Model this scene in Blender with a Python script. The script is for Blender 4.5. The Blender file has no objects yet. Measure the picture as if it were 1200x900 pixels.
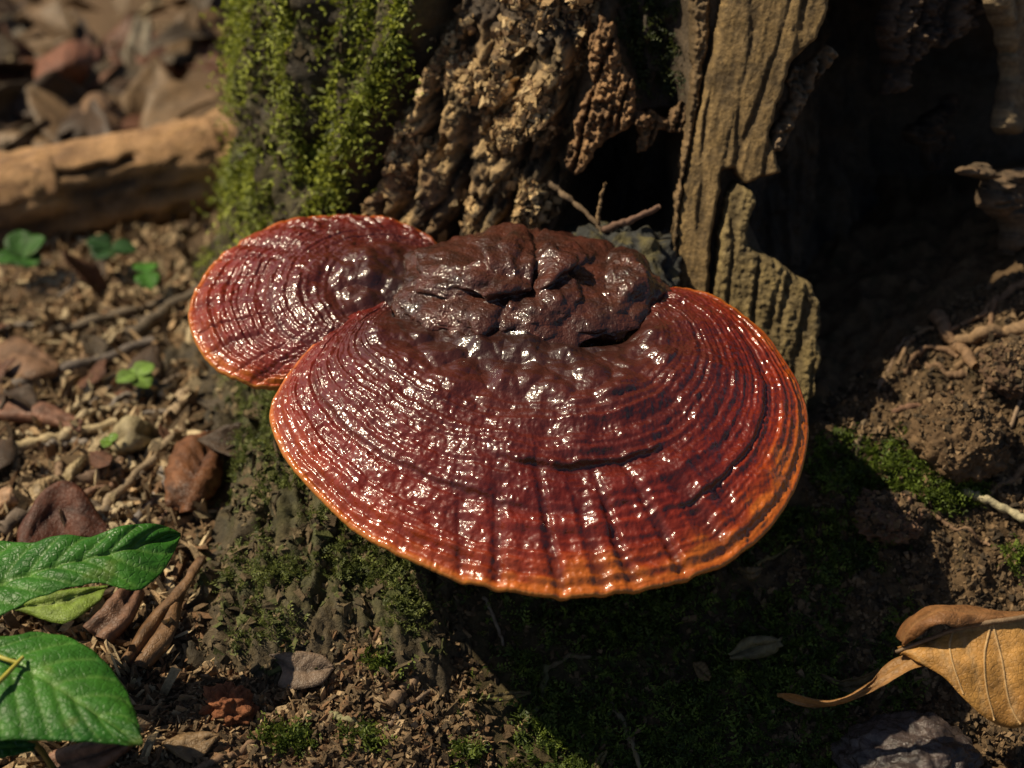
import bpy, math
import numpy as np
from mathutils import Vector

S = bpy.context.scene
COL = S.collection
RNG = np.random.default_rng(7)

# ------------------------------------------------------------------ camera, sky, sun, exposure
PITCH = math.radians(35.0)
FPX = 2092.0                                   # focal length in pixels of the 1200 x 900 photograph
CAM = np.array([0.0, -0.491, 0.429])
FWD = np.array([0.0, math.cos(PITCH), -math.sin(PITCH)])
UPV = np.array([0.0, math.sin(PITCH), math.cos(PITCH)])
cam_d = bpy.data.cameras.new('camera')
cam = bpy.data.objects.new('camera', cam_d); COL.objects.link(cam)
cam.location = CAM; cam.rotation_euler = (math.pi / 2 - PITCH, 0, 0)
cam_d.sensor_width = 36.0; cam_d.lens = 36.0 * FPX / 1200.0
cam_d.clip_start = 0.01; cam_d.clip_end = 200.0
cam_d.dof.use_dof = True; cam_d.dof.focus_distance = 0.595; cam_d.dof.aperture_fstop = 8.2
S.camera = cam

SUN = np.array([-0.62, 0.10, 0.78]); SUN /= np.linalg.norm(SUN)
W = bpy.data.worlds.new('World'); S.world = W; W.use_nodes = True
nt = W.node_tree
sky = nt.nodes.new('ShaderNodeTexSky'); sky.sky_type = 'NISHITA'; sky.sun_disc = False
sky.sun_elevation = math.asin(SUN[2]); sky.sun_rotation = math.atan2(SUN[0], SUN[1])
bg = nt.nodes['Background']; bg.inputs['Strength'].default_value = 0.05
nt.links.new(sky.outputs[0], bg.inputs['Color'])
sun_d = bpy.data.lights.new('sun', 'SUN'); sun_d.energy = 5.0; sun_d.angle = math.radians(0.53)
sun_d.color = (1.0, 0.87, 0.635)
sun = bpy.data.objects.new('sun', sun_d); COL.objects.link(sun)
sun.rotation_euler = Vector(SUN).to_track_quat('Z', 'Y').to_euler()
sun.location = (-2, 0.5, 3)
S.view_settings.view_transform = 'Standard'; S.view_settings.look = 'None'
S.view_settings.exposure = 0.12; S.view_settings.gamma = 1.0
S.cycles.use_denoising = True
S.cycles.max_bounces = 6

# ------------------------------------------------------------------ numpy noise
_p = np.random.default_rng(11).permutation(256); PERM = np.concatenate([_p, _p])
_g = np.random.default_rng(12).normal(size=(256, 3)); GRAD = _g / np.linalg.norm(_g, axis=1)[:, None]

def perlin(P):
    P = np.asarray(P, float); i = np.floor(P).astype(int); f = P - i; i &= 255
    u = f * f * f * (f * (f * 6 - 15) + 10); out = 0.0
    for dx in (0, 1):
        a = PERM[(i[..., 0] + dx) & 255]
        wx = u[..., 0] if dx else 1 - u[..., 0]
        for dy in (0, 1):
            b = PERM[(a + i[..., 1] + dy) & 255]
            wy = u[..., 1] if dy else 1 - u[..., 1]
            for dz in (0, 1):
                g = GRAD[PERM[(b + i[..., 2] + dz) & 255]]
                wz = u[..., 2] if dz else 1 - u[..., 2]
                d = g[..., 0] * (f[..., 0] - dx) + g[..., 1] * (f[..., 1] - dy) + g[..., 2] * (f[..., 2] - dz)
                out = out + wx * wy * wz * d
    return out * 1.5

def fbm(P, octaves=4, gain=0.5, lac=2.03, off=0.0):
    P = np.asarray(P, float) + off; a = 1.0; s = 0.0; n = 0.0
    for _ in range(octaves):
        s = s + a * perlin(P); n += a; a *= gain; P = P * lac + 17.3
    return s / n

def ridged(P, octaves=3, off=0.0):
    P = np.asarray(P, float) + off; a = 1.0; s = 0.0; n = 0.0
    for _ in range(octaves):
        s = s + a * (1 - 2 * np.abs(perlin(P))); n += a; a *= 0.5; P = P * 2.1 + 9.7
    return s / n

_h = np.random.default_rng(13).random((4096, 3))
def worley(P):
    P = np.asarray(P, float); i = np.floor(P).astype(int); f = P - i
    F1 = np.full(P.shape[:-1], 9.0); F2 = F1.copy(); ID = np.zeros(P.shape[:-1], int)
    for dx in (-1, 0, 1):
        for dy in (-1, 0, 1):
            for dz in (-1, 0, 1):
                h = ((i[..., 0] + dx) * 73856093 ^ (i[..., 1] + dy) * 19349663 ^ (i[..., 2] + dz) * 83492791) & 4095
                o = _h[h]
                d = np.sqrt((o[..., 0] + dx - f[..., 0]) ** 2 + (o[..., 1] + dy - f[..., 1]) ** 2 + (o[..., 2] + dz - f[..., 2]) ** 2)
                m = d < F1
                F2 = np.where(m, F1, np.minimum(F2, d)); ID = np.where(m, h, ID); F1 = np.where(m, d, F1)
    return F1, F2, ID

def P3(*a):
    return np.stack(np.broadcast_arrays(*a), -1)
def ss(x, a, b):
    t = np.clip((x - a) / (b - a), 0, 1); return t * t * (3 - 2 * t)
def lerp(a, b, t):
    t = np.asarray(t)
    if np.ndim(a) and np.ndim(t) and np.shape(a)[-1] == 3: t = t[..., None]
    return np.asarray(a) * (1 - t) + np.asarray(b) * t
def unit(v):
    return v / np.maximum(np.linalg.norm(v, axis=-1, keepdims=True), 1e-12)

# ------------------------------------------------------------------ photograph pixel <-> place
def ray(px, py):
    px = np.asarray(px, float); py = np.asarray(py, float)
    return FWD + np.stack([(px - 600) / FPX, 0 * px, 0 * px], -1) + UPV * ((450 - py) / FPX)[..., None]
def project(P):
    d = P - CAM; z = d @ FWD
    return 600 + FPX * d[..., 0] / z, 450 - FPX * (d @ UPV) / z
def atz(px, py, z):
    r = ray(px, py); t = (np.asarray(z, float) - CAM[2]) / r[..., 2]
    return CAM + r * t[..., None]
def sdf(px, py, poly):
    poly = np.asarray(poly, float); best = np.full(px.shape, 1e9); inside = np.zeros(px.shape, bool)
    for a, b in zip(poly, np.roll(poly, -1, 0)):
        e = b - a; wx = px - a[0]; wy = py - a[1]
        t = np.clip((wx * e[0] + wy * e[1]) / (e @ e + 1e-9), 0, 1)
        best = np.minimum(best, np.hypot(wx - t * e[0], wy - t * e[1]))
        c = (a[1] > py) != (b[1] > py)
        if abs(e[1]) > 1e-9: inside ^= c & (px < a[0] + e[0] * (py - a[1]) / e[1])
    return np.where(inside, -best, best)
def dline(px, py, pts):
    pts = np.asarray(pts, float); best = np.full(px.shape, 1e9)
    for a, b in zip(pts[:-1], pts[1:]):
        e = b - a; wx = px - a[0]; wy = py - a[1]
        t = np.clip((wx * e[0] + wy * e[1]) / (e @ e + 1e-9), 0, 1)
        best = np.minimum(best, np.hypot(wx - t * e[0], wy - t * e[1]))
    return best
def spline(pts, n):
    pts = np.asarray(pts, float); d = np.r_[0, np.cumsum(np.linalg.norm(np.diff(pts, axis=0), axis=1))]
    if len(pts) == 2:
        t = np.linspace(0, 1, n)[:, None]; return pts[0] * (1 - t) + pts[1] * t
    ext = np.vstack([2 * pts[0] - pts[1], pts, 2 * pts[-1] - pts[-2]])
    q = np.linspace(0, d[-1], n); k = np.clip(np.searchsorted(d, q, 'right') - 1, 0, len(pts) - 2)
    t = ((q - d[k]) / np.maximum(d[k + 1] - d[k], 1e-12))[:, None]
    p0, p1, p2, p3 = ext[k], ext[k + 1], ext[k + 2], ext[k + 3]
    return 0.5 * (2 * p1 + (p2 - p0) * t + (2 * p0 - 5 * p1 + 4 * p2 - p3) * t ** 2 + (3 * p1 - p0 - 3 * p2 + p3) * t ** 3)

# ------------------------------------------------------------------ mesh helpers
def make_mesh(name, V, F, col=None, smooth=True, attrs=None):
    V = np.ascontiguousarray(np.asarray(V, np.float32).reshape(-1, 3)); F = np.asarray(F, np.int32); n = F.shape[1]
    me = bpy.data.meshes.new(name)
    me.vertices.add(len(V)); me.vertices.foreach_set('co', V.ravel())
    me.loops.add(F.size); me.loops.foreach_set('vertex_index', F.ravel())
    me.polygons.add(len(F)); me.polygons.foreach_set('loop_start', np.arange(0, F.size, n, dtype=np.int32))
    me.polygons.foreach_set('use_smooth', np.full(len(F), smooth))
    if col is not None:
        a = me.attributes.new('Col', 'FLOAT_COLOR', 'POINT')
        c = np.ones((len(V), 4), np.float32); c[:, :3] = np.asarray(col).reshape(-1, 3) if np.ndim(col) > 1 else np.asarray(col)
        a.data.foreach_set('color', c.ravel())
    for k, v in (attrs or {}).items():
        a = me.attributes.new(k, 'FLOAT', 'POINT'); a.data.foreach_set('value', np.asarray(v, np.float32).ravel())
    me.update(); me.validate(); return me
def grid_faces(nu, nv, wrap_u=False, wrap_v=False, flip=False):
    i = np.arange(nu if wrap_u else nu - 1); j = np.arange(nv if wrap_v else nv - 1)
    I, J = np.meshgrid(i, j, indexing='ij'); I2 = (I + 1) % nu; J2 = (J + 1) % nv
    F = np.stack([I * nv + J, I2 * nv + J, I2 * nv + J2, I * nv + J2], -1).reshape(-1, 4)
    return F[:, ::-1] if flip else F
def grid_normals(V):
    n = np.cross(np.gradient(V, axis=0), np.gradient(V, axis=1)); return unit(n)
def obj(name, me, mat=None, parent=None, label=None, cat=None, group=None, kind=None):
    o = bpy.data.objects.new(name, me); COL.objects.link(o)
    if me is not None and mat is not None and not me.materials: me.materials.append(mat)
    if parent is not None: o.parent = parent
    for k, v in (('label', label), ('category', cat), ('group', group), ('kind', kind)):
        if v: o[k] = v
    return o
def thing(name, label, cat, group=None):
    return obj(name, None, label=label, cat=cat, group=group)
def rebase(root):
    """put an Empty thing's origin at the foot of its parts, parts staying where they are"""
    lo = np.full(3, 1e9); hi = -lo
    kids = [c for c in COL.objects if c.parent == root]
    for c in kids:
        b = np.array(c.bound_box); lo = np.minimum(lo, b.min(0)); hi = np.maximum(hi, b.max(0))
    p = np.array([(lo[0] + hi[0]) / 2, (lo[1] + hi[1]) / 2, lo[2]])
    root.location = p
    for c in kids: c.location = -p
def solid_sheet(G, thick, nrm=None):
    """closed thin solid from a grid of points (nu, nv, 3)"""
    nu, nv = G.shape[:2]; n = grid_normals(G) if nrm is None else nrm
    V = np.concatenate([(G + n * thick / 2).reshape(-1, 3), (G - n * thick / 2).reshape(-1, 3)])
    N = nu * nv; F = [grid_faces(nu, nv), grid_faces(nu, nv, flip=True) + N]
    idx = np.arange(N).reshape(nu, nv)
    loop = np.concatenate([idx[:, 0], idx[-1, 1:], idx[-2::-1, -1], idx[0, -2:0:-1]]); nx = np.roll(loop, -1)
    F.append(np.stack([nx, loop, loop + N, nx + N], -1))
    return V, np.concatenate(F)
def tube_mesh(pts, rad, sides=8, seed=0, wob=0.12):
    pts = np.asarray(pts, float); n = len(pts); rad = np.broadcast_to(rad, n)
    T = unit(np.gradient(pts, axis=0)); ref = np.array([0.13, 0.31, 0.94])
    A = unit(np.cross(T, ref)); B = np.cross(T, A)
    a = np.linspace(0, 2 * np.pi, sides, endpoint=False); r = np.random.default_rng(seed)
    R = rad[:, None] * (1 + wob * r.normal(size=(n, sides)).clip(-2, 2) * .6 + wob * np.sin(a * 2 + r.random() * 6)[None])
    V = pts[:, None] + R[..., None] * (np.cos(a)[None, :, None] * A[:, None] + np.sin(a)[None, :, None] * B[:, None])
    F = grid_faces(n, sides, wrap_v=True); V = V.reshape(-1, 3)
    c0 = len(V); V = np.vstack([V, pts[:1] - T[:1] * rad[0] * .3, pts[-1:] + T[-1:] * rad[-1] * .6])
    k = np.arange(sides); k2 = (k + 1) % sides
    caps = np.concatenate([np.stack([k2, k, np.full(sides, c0), np.full(sides, c0)], -1)])
    # end caps as quads over pairs of sides
    q0 = np.stack([np.full(sides // 2, c0), k[1::2] + 0 * k[1::2], k[0::2], (k[0::2] - 1) % sides], -1)
    b = (n - 1) * sides
    q1 = np.stack([np.full(sides // 2, c0 + 1), b + (k[0::2] - 1) % sides, b + k[0::2], b + k[1::2]], -1)
    return V, np.concatenate([F, q0, q1])

# ------------------------------------------------------------------ materials
def material(name, rough=0.8, bump=(400, 0.0004), var=(300, 0.5), coat=0.0, coat_rough=0.1, spec=0.5, base=None, trans=0.0, sss=0.0,
             rough_var=0.0, bump2=None, ior=None, net=None):
    m = bpy.data.materials.new(name); m.use_nodes = True; t = m.node_tree; N = t.nodes; L = t.links
    b = N['Principled BSDF']; tc = N.new('ShaderNodeTexCoord')
    if base is None:
        at = N.new('ShaderNodeAttribute'); at.attribute_name = 'Col'; src = at.outputs['Color']
    else:
        rgb = N.new('ShaderNodeRGB'); rgb.outputs[0].default_value = (*base, 1); src = rgb.outputs[0]
    no = N.new('ShaderNodeTexNoise'); no.inputs['Scale'].default_value = var[0]; no.inputs['Detail'].default_value = 5
    no.inputs['Roughness'].default_value = 0.65
    L.new(tc.outputs['Object'], no.inputs['Vector'])
    mr = N.new('ShaderNodeMapRange'); mr.inputs['From Min'].default_value = 0.25; mr.inputs['From Max'].default_value = 0.75
    mr.inputs['To Min'].default_value = 1 - var[1]; mr.inputs['To Max'].default_value = 1 + var[1]
    L.new(no.outputs['Fac'], mr.inputs['Value'])
    mx = N.new('ShaderNodeVectorMath'); mx.operation = 'SCALE'
    L.new(src, mx.inputs[0]); L.new(mr.outputs[0], mx.inputs['Scale'])
    L.new(mx.outputs[0], b.inputs['Base Color'])
    b.inputs['Roughness'].default_value = rough
    if rough_var:
        m2 = N.new('ShaderNodeMapRange'); m2.inputs['From Min'].default_value = 0.3; m2.inputs['From Max'].default_value = 0.7
        m2.inputs['To Min'].default_value = max(rough - rough_var, .03); m2.inputs['To Max'].default_value = min(rough + rough_var, 1)
        n3 = N.new('ShaderNodeTexNoise'); n3.inputs['Scale'].default_value = var[0] * .37; n3.inputs['Detail'].default_value = 3
        L.new(tc.outputs['Object'], n3.inputs['Vector']); L.new(n3.outputs['Fac'], m2.inputs['Value']); L.new(m2.outputs[0], b.inputs['Roughness'])
    b.inputs['Specular IOR Level'].default_value = spec
    b.inputs['Coat Weight'].default_value = coat; b.inputs['Coat Roughness'].default_value = coat_rough
    if sss:
        b.inputs['Subsurface Weight'].default_value = sss; b.inputs['Subsurface Radius'].default_value = (1, .3, .1); b.inputs['Subsurface Scale'].default_value = 0.002
    prev = None
    for bp in (bump, bump2):
        if not bp: continue
        n2 = N.new('ShaderNodeTexNoise'); n2.inputs['Scale'].default_value = bp[0]; n2.inputs['Detail'].default_value = bp[2] if len(bp) > 2 else 6
        n2.inputs['Roughness'].default_value = 0.6
        L.new(tc.outputs['Object'], n2.inputs['Vector'])
        bu = N.new('ShaderNodeBump'); bu.inputs['Strength'].default_value = 1.0; bu.inputs['Distance'].default_value = bp[1]
        L.new(n2.outputs['Fac'], bu.inputs['Height'])
        if prev: L.new(prev, bu.inputs['Normal'])
        prev = bu.outputs['Normal']
    if net:
        vo = N.new('ShaderNodeTexVoronoi'); vo.feature = 'DISTANCE_TO_EDGE'; vo.inputs['Scale'].default_value = net[0]
        L.new(tc.outputs['Object'], vo.inputs['Vector'])
        m3 = N.new('ShaderNodeMapRange'); m3.inputs['From Max'].default_value = .12; L.new(vo.outputs['Distance'], m3.inputs['Value'])
        bu = N.new('ShaderNodeBump'); bu.inputs['Distance'].default_value = net[1]; L.new(m3.outputs[0], bu.inputs['Height'])
        if prev: L.new(prev, bu.inputs['Normal'])
        prev = bu.outputs['Normal']
    if prev:
        L.new(prev, b.inputs['Normal'])
        if coat: L.new(prev, b.inputs['Coat Normal'])
    if trans:
        tr = N.new('ShaderNodeBsdfTranslucent'); L.new(mx.outputs[0], tr.inputs['Color'])
        ms = N.new('ShaderNodeMixShader'); ms.inputs[0].default_value = trans
        L.new(b.outputs[0], ms.inputs[1]); L.new(tr.outputs[0], ms.inputs[2]); L.new(ms.outputs[0], N['Material Output'].inputs['Surface'])
    return m

M_SOIL = material('soil', .9, (700, .0008), (260, .45), spec=.2, bump2=(2500, .0003))
M_CRUMB = material('soil_crumb', .85, (1500, .0004), (700, .45), spec=.3)
M_WOOD = material('rotten_wood', .75, (900, .0007), (500, .4), spec=.35, rough_var=.2, bump2=(3000, .0003))
M_MOSS = material('moss_leaf', .55, None, (900, .25), spec=.4, trans=.35)
M_CAP = material('lacquered_cap', .42, (400, .00032, 1.5), (350, .25), coat=.85, coat_rough=.135, spec=.3, rough_var=.08, bump2=(1000, .00016, 1))
M_STALK = material('lacquered_stalk', .5, (380, .0009, 2), (300, .4), coat=.8, coat_rough=.08, spec=.25, bump2=(900, .0003, 1))
M_PORE = material('pore_surface', .9, (2500, .0002), (400, .2), base=(.32, .22, .12))
M_DEAD = material('dead_leaf', .5, (350, .0007), (260, .45), spec=.4, trans=.22, rough_var=.12, net=(650, .0001))
M_GREEN = material('green_leaf', .42, (260, .0006, 3), (140, .35), spec=.35, trans=.38, rough_var=.12, bump2=(1100, .00012, 2), net=(420, .00012))
M_TWIG = material('twig_bark', .75, (1200, .0004), (500, .4), spec=.3)
M_STONE = material('wet_stone', .16, (500, .0008), (350, .5), spec=.6, rough_var=.15, bump2=(1800, .0003))
M_PETIOLE = material('green_stem', .45, (800, .0001), (300, .15), spec=.4)

# ------------------------------------------------------------------ ground
def smooth_axis(a, b, step, out, ratio=1.12):
    core = list(np.arange(a, b + 1e-9, step)); s = step; lo = [core[0]]; hi = [core[-1]]
    L = []; x = core[0]; st = step
    while x > -out: st *= ratio; x -= st; L.append(x)
    H = []; x = core[-1]; st = step
    while x < out: st *= ratio; x += st; H.append(x)
    return np.array(L[::-1] + core + H)
AX = smooth_axis(-0.25, 0.25, 0.0014, 60); AY = smooth_axis(-0.12, 0.15, 0.0014, 60)
GX, GY = np.meshgrid(AX, AY, indexing='ij')
def ground_macro(x, y):
    z = 0.004 * fbm(P3(x * 8, y * 8, 0 * x), 2)
    z = z + 0.074 * ss(x, .08, .235) * ss(y, -.045, .085) + .03 * ss(x, .2, .35) * ss(y, -.1, .1)
    z = z + 0.030 * ss(y, -.03, .06) * ss(x, -.12, -.06) * (1 - ss(x, .1, .2))
    z = z - .20 * ss(y, .07, .6) * ss(-x, .02, .18) - .20 * ss(y, .5, 1.0) * (1 - ss(-x, .02, .18))
    z = z - .026 * ss(-y, .0, .075) * ss(x, -.06, .03) - .01 * ss(-y, .06, .16)
    return z
def ground_fine(x, y):
    near = np.exp(-(np.maximum(np.hypot(x, y) - .35, 0) / .4) ** 2)
    Q = P3(x, y, 0 * x)
    z = .0045 * fbm(Q * 55, 3, off=3.1) + .0022 * fbm(Q * 190, 3, off=7.7)
    w = worley(Q * 130 + 2)[0]; right = ss(x, .06, .14)
    z = z + (.0018 + .0030 * right) * (.55 - w) + .008 * right * fbm(Q * 75, 3, off=44) + .0016 * (.5 - worley(Q * 300 + 5)[0]) + .0009 * fbm(Q * 520, 2)
    z = z + .0026 * ridged(P3((x * .8 + y * .6) * 45, (y * .8 - x * .6) * 140, 0 * x), 2) * (1 - ss(x, -.06, -.01))
    return z * (.25 + .75 * near)
_core = (np.abs(GX) < 3) & (np.abs(GY) < 3)
GZ = np.zeros(GX.shape)
GZ[_core] = ground_macro(GX[_core], GY[_core]) + ground_fine(GX[_core], GY[_core])
GZ[~_core] = .05 * fbm(P3(GX[~_core] * .5, GY[~_core] * .5, 0 * GX[~_core]), 2) + ground_macro(GX[~_core], GY[~_core])
def flare_h(x, y):
    w = x + .072; s = np.clip((y + .062) / .16, 0, 1.3)
    wl = np.where(w < 0, .036, .066)
    z = -.012 + (.014 + .062 * s ** 1.2) * np.exp(-np.abs(w / wl) ** 2.4)
    return np.where(y < -.075, -.03, z) - .03 * ss(-y, .04, .08) - .035 * ss(x, -.035, .03)
def interp(Z, x, y):
    i = np.clip(np.searchsorted(AX, x) - 1, 0, len(AX) - 2); j = np.clip(np.searchsorted(AY, y) - 1, 0, len(AY) - 2)
    u = np.clip((x - AX[i]) / (AX[i + 1] - AX[i]), 0, 1); v = np.clip((y - AY[j]) / (AY[j + 1] - AY[j]), 0, 1)
    return (Z[i, j] * (1 - u) + Z[i + 1, j] * u) * (1 - v) + (Z[i, j + 1] * (1 - u) + Z[i + 1, j + 1] * u) * v
def surf(x, y):
    return np.maximum(interp(GZ, x, y), flare_h(x, y))
def hit(px, py):
    """where the line of sight through a pixel meets the ground (or the root flare on it)"""
    r = ray(px, py); t = np.full(r.shape[:-1], .35); step = .012
    done = np.zeros(t.shape, bool)
    for _ in range(230):
        P = CAM + r * t[..., None]; below = P[..., 2] < surf(P[..., 0], P[..., 1]); done |= below
        t = np.where(done, t, t + step)
    lo = t - step; hi = t
    for _ in range(14):
        m = (lo + hi) / 2; P = CAM + r * m[..., None]; b = P[..., 2] < surf(P[..., 0], P[..., 1])
        hi = np.where(b, m, hi); lo = np.where(b, lo, m)
    return CAM + r * hi[..., None]
Vg = P3(GX, GY, GZ)
_q = P3(GX, GY, 0 * GX)
n1 = fbm(_q * 30, 3, off=1.7); n2 = fbm(_q * 160, 3, off=5.5)
right = ss(GX, .05, .13)
gc = lerp(np.array([.085, .055, .032]), np.array([.17, .105, .058]), np.clip(.5 + n1 * .9, 0, 1))
gc = lerp(gc, np.array([.115, .072, .037]), right * .8)
gc = lerp(gc, np.array([.035, .03, .014]), ss(n2, .05, .4) * .7)
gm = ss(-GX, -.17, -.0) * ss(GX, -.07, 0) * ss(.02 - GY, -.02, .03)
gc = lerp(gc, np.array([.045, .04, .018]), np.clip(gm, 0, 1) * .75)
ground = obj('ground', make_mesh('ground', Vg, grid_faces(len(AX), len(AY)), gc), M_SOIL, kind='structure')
ground['label'] = 'bare brown forest soil around the rotting stump'

# ------------------------------------------------------------------ stump
RS = 0.200
def axis_xy(z): return .06 + 0 * z, .252 + .42 * z
def rbase(th, z):
    # th = 0 faces the camera (-y), negative to the left
    zz = np.maximum(z, 0)
    r = RS - .030 * ss(-th, .75, 1.45) + .022 * np.exp(-zz / .03) + .006 * np.sin(th * 5 + .6) + .004 * np.sin(th * 9 + 2)
    return r
def stump_hit(px, py):
    r = ray(px, py); t = np.full(r.shape[:-1], .45); done = np.zeros(t.shape, bool); step = .008
    def f(P):
        ax, ay = axis_xy(P[..., 2]); dx = P[..., 0] - ax; dy = P[..., 1] - ay
        return np.hypot(dx, dy) - rbase(np.arctan2(dx, -dy), P[..., 2])
    for _ in range(110):
        inside = f(CAM + r * t[..., None]) < 0; done |= inside; t = np.where(done, t, t + step)
    lo = t - step; hi = t
    for _ in range(14):
        m = (lo + hi) / 2; b = f(CAM + r * m[..., None]) < 0; hi = np.where(b, m, hi); lo = np.where(b, lo, m)
    P = CAM + r * hi[..., None]; ax, ay = axis_xy(P[..., 2])
    n = unit(P3(P[..., 0] - ax, P[..., 1] - ay, .07 + 0 * ax)); return P, n

th = np.concatenate([np.linspace(-1.95, 1.0, 620), np.linspace(1.0, 2 * np.pi - 1.95, 70)[1:-1]])
zr = np.concatenate([np.linspace(-.16, -.03, 24)[:-1], np.linspace(-.03, .225, 285), np.linspace(.225, .46, 40)[1:]])
TH, ZR = np.meshgrid(th, zr, indexing='ij')
def stump_point(th, z, r):
    ax, ay = axis_xy(z); return P3(ax + r * np.sin(th), ay - r * np.cos(th), z)
RB = rbase(TH, ZR)
PB = stump_point(TH, ZR, RB)
px, py = project(PB)
vis = (TH < 1.0) & (ZR < .24)
w1 = fbm(PB * 60, 3); w2 = fbm(PB * 60, 3, off=31)
qx = px + 9 * w1; qy = py + 9 * w2
arc = TH * .2
grain = fbm(P3(arc * 130, ZR * 18, 0 * ZR), 3); grain2 = fbm(P3(arc * 420, ZR * 60, 0 * ZR), 3)
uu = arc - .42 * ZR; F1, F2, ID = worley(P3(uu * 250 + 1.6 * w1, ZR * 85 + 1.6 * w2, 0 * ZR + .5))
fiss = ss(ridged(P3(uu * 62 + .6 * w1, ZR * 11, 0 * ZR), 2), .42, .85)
G1, G2, ID2 = worley(PB * 520)
cellr = _h[ID, 0]
BARK = [(548, -30), (700, -30), (694, 60), (668, 110), (655, 180), (645, 262), (612, 300), (500, 310), (415, 285), (462, 160), (510, 60)]
HOLA = [(690, 178), (700, 160), (742, 146), (790, 160), (806, 190), (792, 350), (720, 360), (650, 290), (655, 225)]
HOLB = [(880, 205), (890, 150), (912, 90), (945, 30), (960, -60), (1500, -60), (1500, 420), (1180, 420), (1090, 470), (960, 560), (935, 430), (900, 300), (872, 262)]
HOLC = [(700, -60), (800, -60), (808, 100), (800, 190), (745, 140), (718, 60)]
bark = 1 - ss(sdf(qx, qy, BARK), -12, 12)
holA = 1 - ss(sdf(qx, qy, HOLA), -9, 6); holB = 1 - ss(sdf(qx, qy, HOLB), -9, 6); holC = 1 - ss(sdf(qx, qy, HOLC), -14, 8)
mossz = ss(525 - .5 * (qy) - qx, -18, 18) * 1.0
D = .0055 * grain + .0016 * grain2 + .002 * w1
D = D + bark * (.010 + .0060 * (cellr - .4) * ss(F2 - F1, .02, .12) - .0022 * (1 - ss(F2 - F1, .0, .10)) + .0020 * (_h[ID2, 1] - .4) * ss(G2 - G1, .02, .15) + .0022 * fbm(PB * 330, 3) + .006 * fbm(PB * 55, 2, off=71) - .0065 * fiss - .010 * ss(fbm(PB * np.array([120, 120, 70]), 3, off=4), .22, .5))
for line, wd, dp in (([(550, -40), (500, 90), (460, 170), (415, 262)], 8, .016), ([(632, 55), (612, 80), (598, 118)], 8, .012),
                     ([(590, 120), (578, 150), (590, 170)], 6, .008), ([(700, 10), (668, 110), (650, 200), (640, 265)], 10, .014),
                     ([(540, 30), (520, 120), (500, 200)], 5, .006), ([(560, 200), (545, 240), (530, 290)], 5, .008), ([(630, 150), (610, 200), (600, 250)], 5, .008)):
    D = D - dp * np.exp(-(dline(qx, qy, line) / wd) ** 2)
D = D + .009 * np.exp(-(dline(px, py, [(512, -40), (464, 90), (424, 160), (376, 260)]) / 17) ** 2) - mossz * .012 * np.exp(-(dline(px + 8 * w1, py, [(400, -40), (390, 100), (385, 200)]) / 14) ** 2) - mossz * .014 * np.exp(-(dline(px + 8 * w2, py, [(320, -40), (325, 100), (330, 240)]) / 12) ** 2)
D = D + mossz * (.012 * ridged(P3(arc * 34, ZR * 9, 0 * ZR), 2) + .006 * fbm(PB * 70, 3))
inner = .016 * ridged(P3(arc * 38, ZR * 7, 0 * ZR), 3) + .007 * fbm(PB * 90, 3) + .0035 * (.5 - F1)
D = D * (1 - np.maximum(holA, np.maximum(holB, holC))) + np.maximum(holA, np.maximum(holB, holC)) * inner
D = D - .075 * holA - .070 * holB * (.8 + .4 * ss(px, 930, 1150)) - .030 * holC
D = np.where(TH > 1.0, .004 * grain * 2, D)
D = D * ss(.46 - ZR, -.02, .05) + .02 * fbm(P3(np.sin(TH) * 5, np.cos(TH) * 5, 0 * TH), 3) * ss(ZR, .3, .46)
VS = stump_point(TH, ZR + .03 * fbm(P3(np.sin(TH) * 4, np.cos(TH) * 4, 0 * TH + 5), 3) * ss(ZR, .36, .46), RB + D)
NS = -grid_normals(VS)
if (NS[100, 150] @ np.array([-1., -1, 0])) < 0: NS = -NS
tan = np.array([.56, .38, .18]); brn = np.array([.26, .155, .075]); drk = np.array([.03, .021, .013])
cs = lerp(np.array([.085, .058, .034]), np.array([.15, .105, .06]), np.clip(.5 + grain * 1.2, 0, 1))
cb = lerp(brn, tan, np.clip(.35 + .9 * (cellr - .4) + .8 * fbm(PB * 90, 3, off=9), 0, 1))
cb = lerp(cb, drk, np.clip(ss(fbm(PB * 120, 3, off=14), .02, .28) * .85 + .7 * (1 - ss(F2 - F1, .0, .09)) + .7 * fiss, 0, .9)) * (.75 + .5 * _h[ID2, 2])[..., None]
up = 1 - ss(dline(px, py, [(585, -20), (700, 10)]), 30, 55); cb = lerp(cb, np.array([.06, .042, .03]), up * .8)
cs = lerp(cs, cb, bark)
cm = lerp(np.array([.032, .024, .013]), np.array([.085, .075, .024]), np.clip(.5 + fbm(PB * 60, 3, off=22) * 1.6, 0, 1))
cs = lerp(cs, cm, mossz * .85)
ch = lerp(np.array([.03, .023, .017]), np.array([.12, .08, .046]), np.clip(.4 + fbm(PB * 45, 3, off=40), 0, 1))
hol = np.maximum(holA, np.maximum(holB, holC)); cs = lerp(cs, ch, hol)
nu, nv = TH.shape
Fs = grid_faces(nu, nv, wrap_u=True)
top_c = len(VS.reshape(-1, 3)); ring = np.arange(nu) * nv + nv - 1
topF = np.stack([ring[0::2], ring[1::2], np.roll(ring, -2)[0::2], np.full(len(ring[0::2]), top_c)], -1)
stump = thing('tree_stump', 'rotting dark brown tree stump with a deep black hollow', 'stump')
Vst = np.vstack([VS.reshape(-1, 3), [[.06, .252 + .42 * .43, .40]]]); Cst = np.vstack([cs.reshape(-1, 3), [[.05, .035, .02]]])
M_STUMP = material('stump_wood', .7, (800, .0009), (420, .45), spec=.4, rough_var=.25, bump2=(2600, .0004))
o = obj('trunk', make_mesh('trunk', Vst, np.concatenate([Fs, topF]), Cst), M_STUMP, stump)

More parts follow.
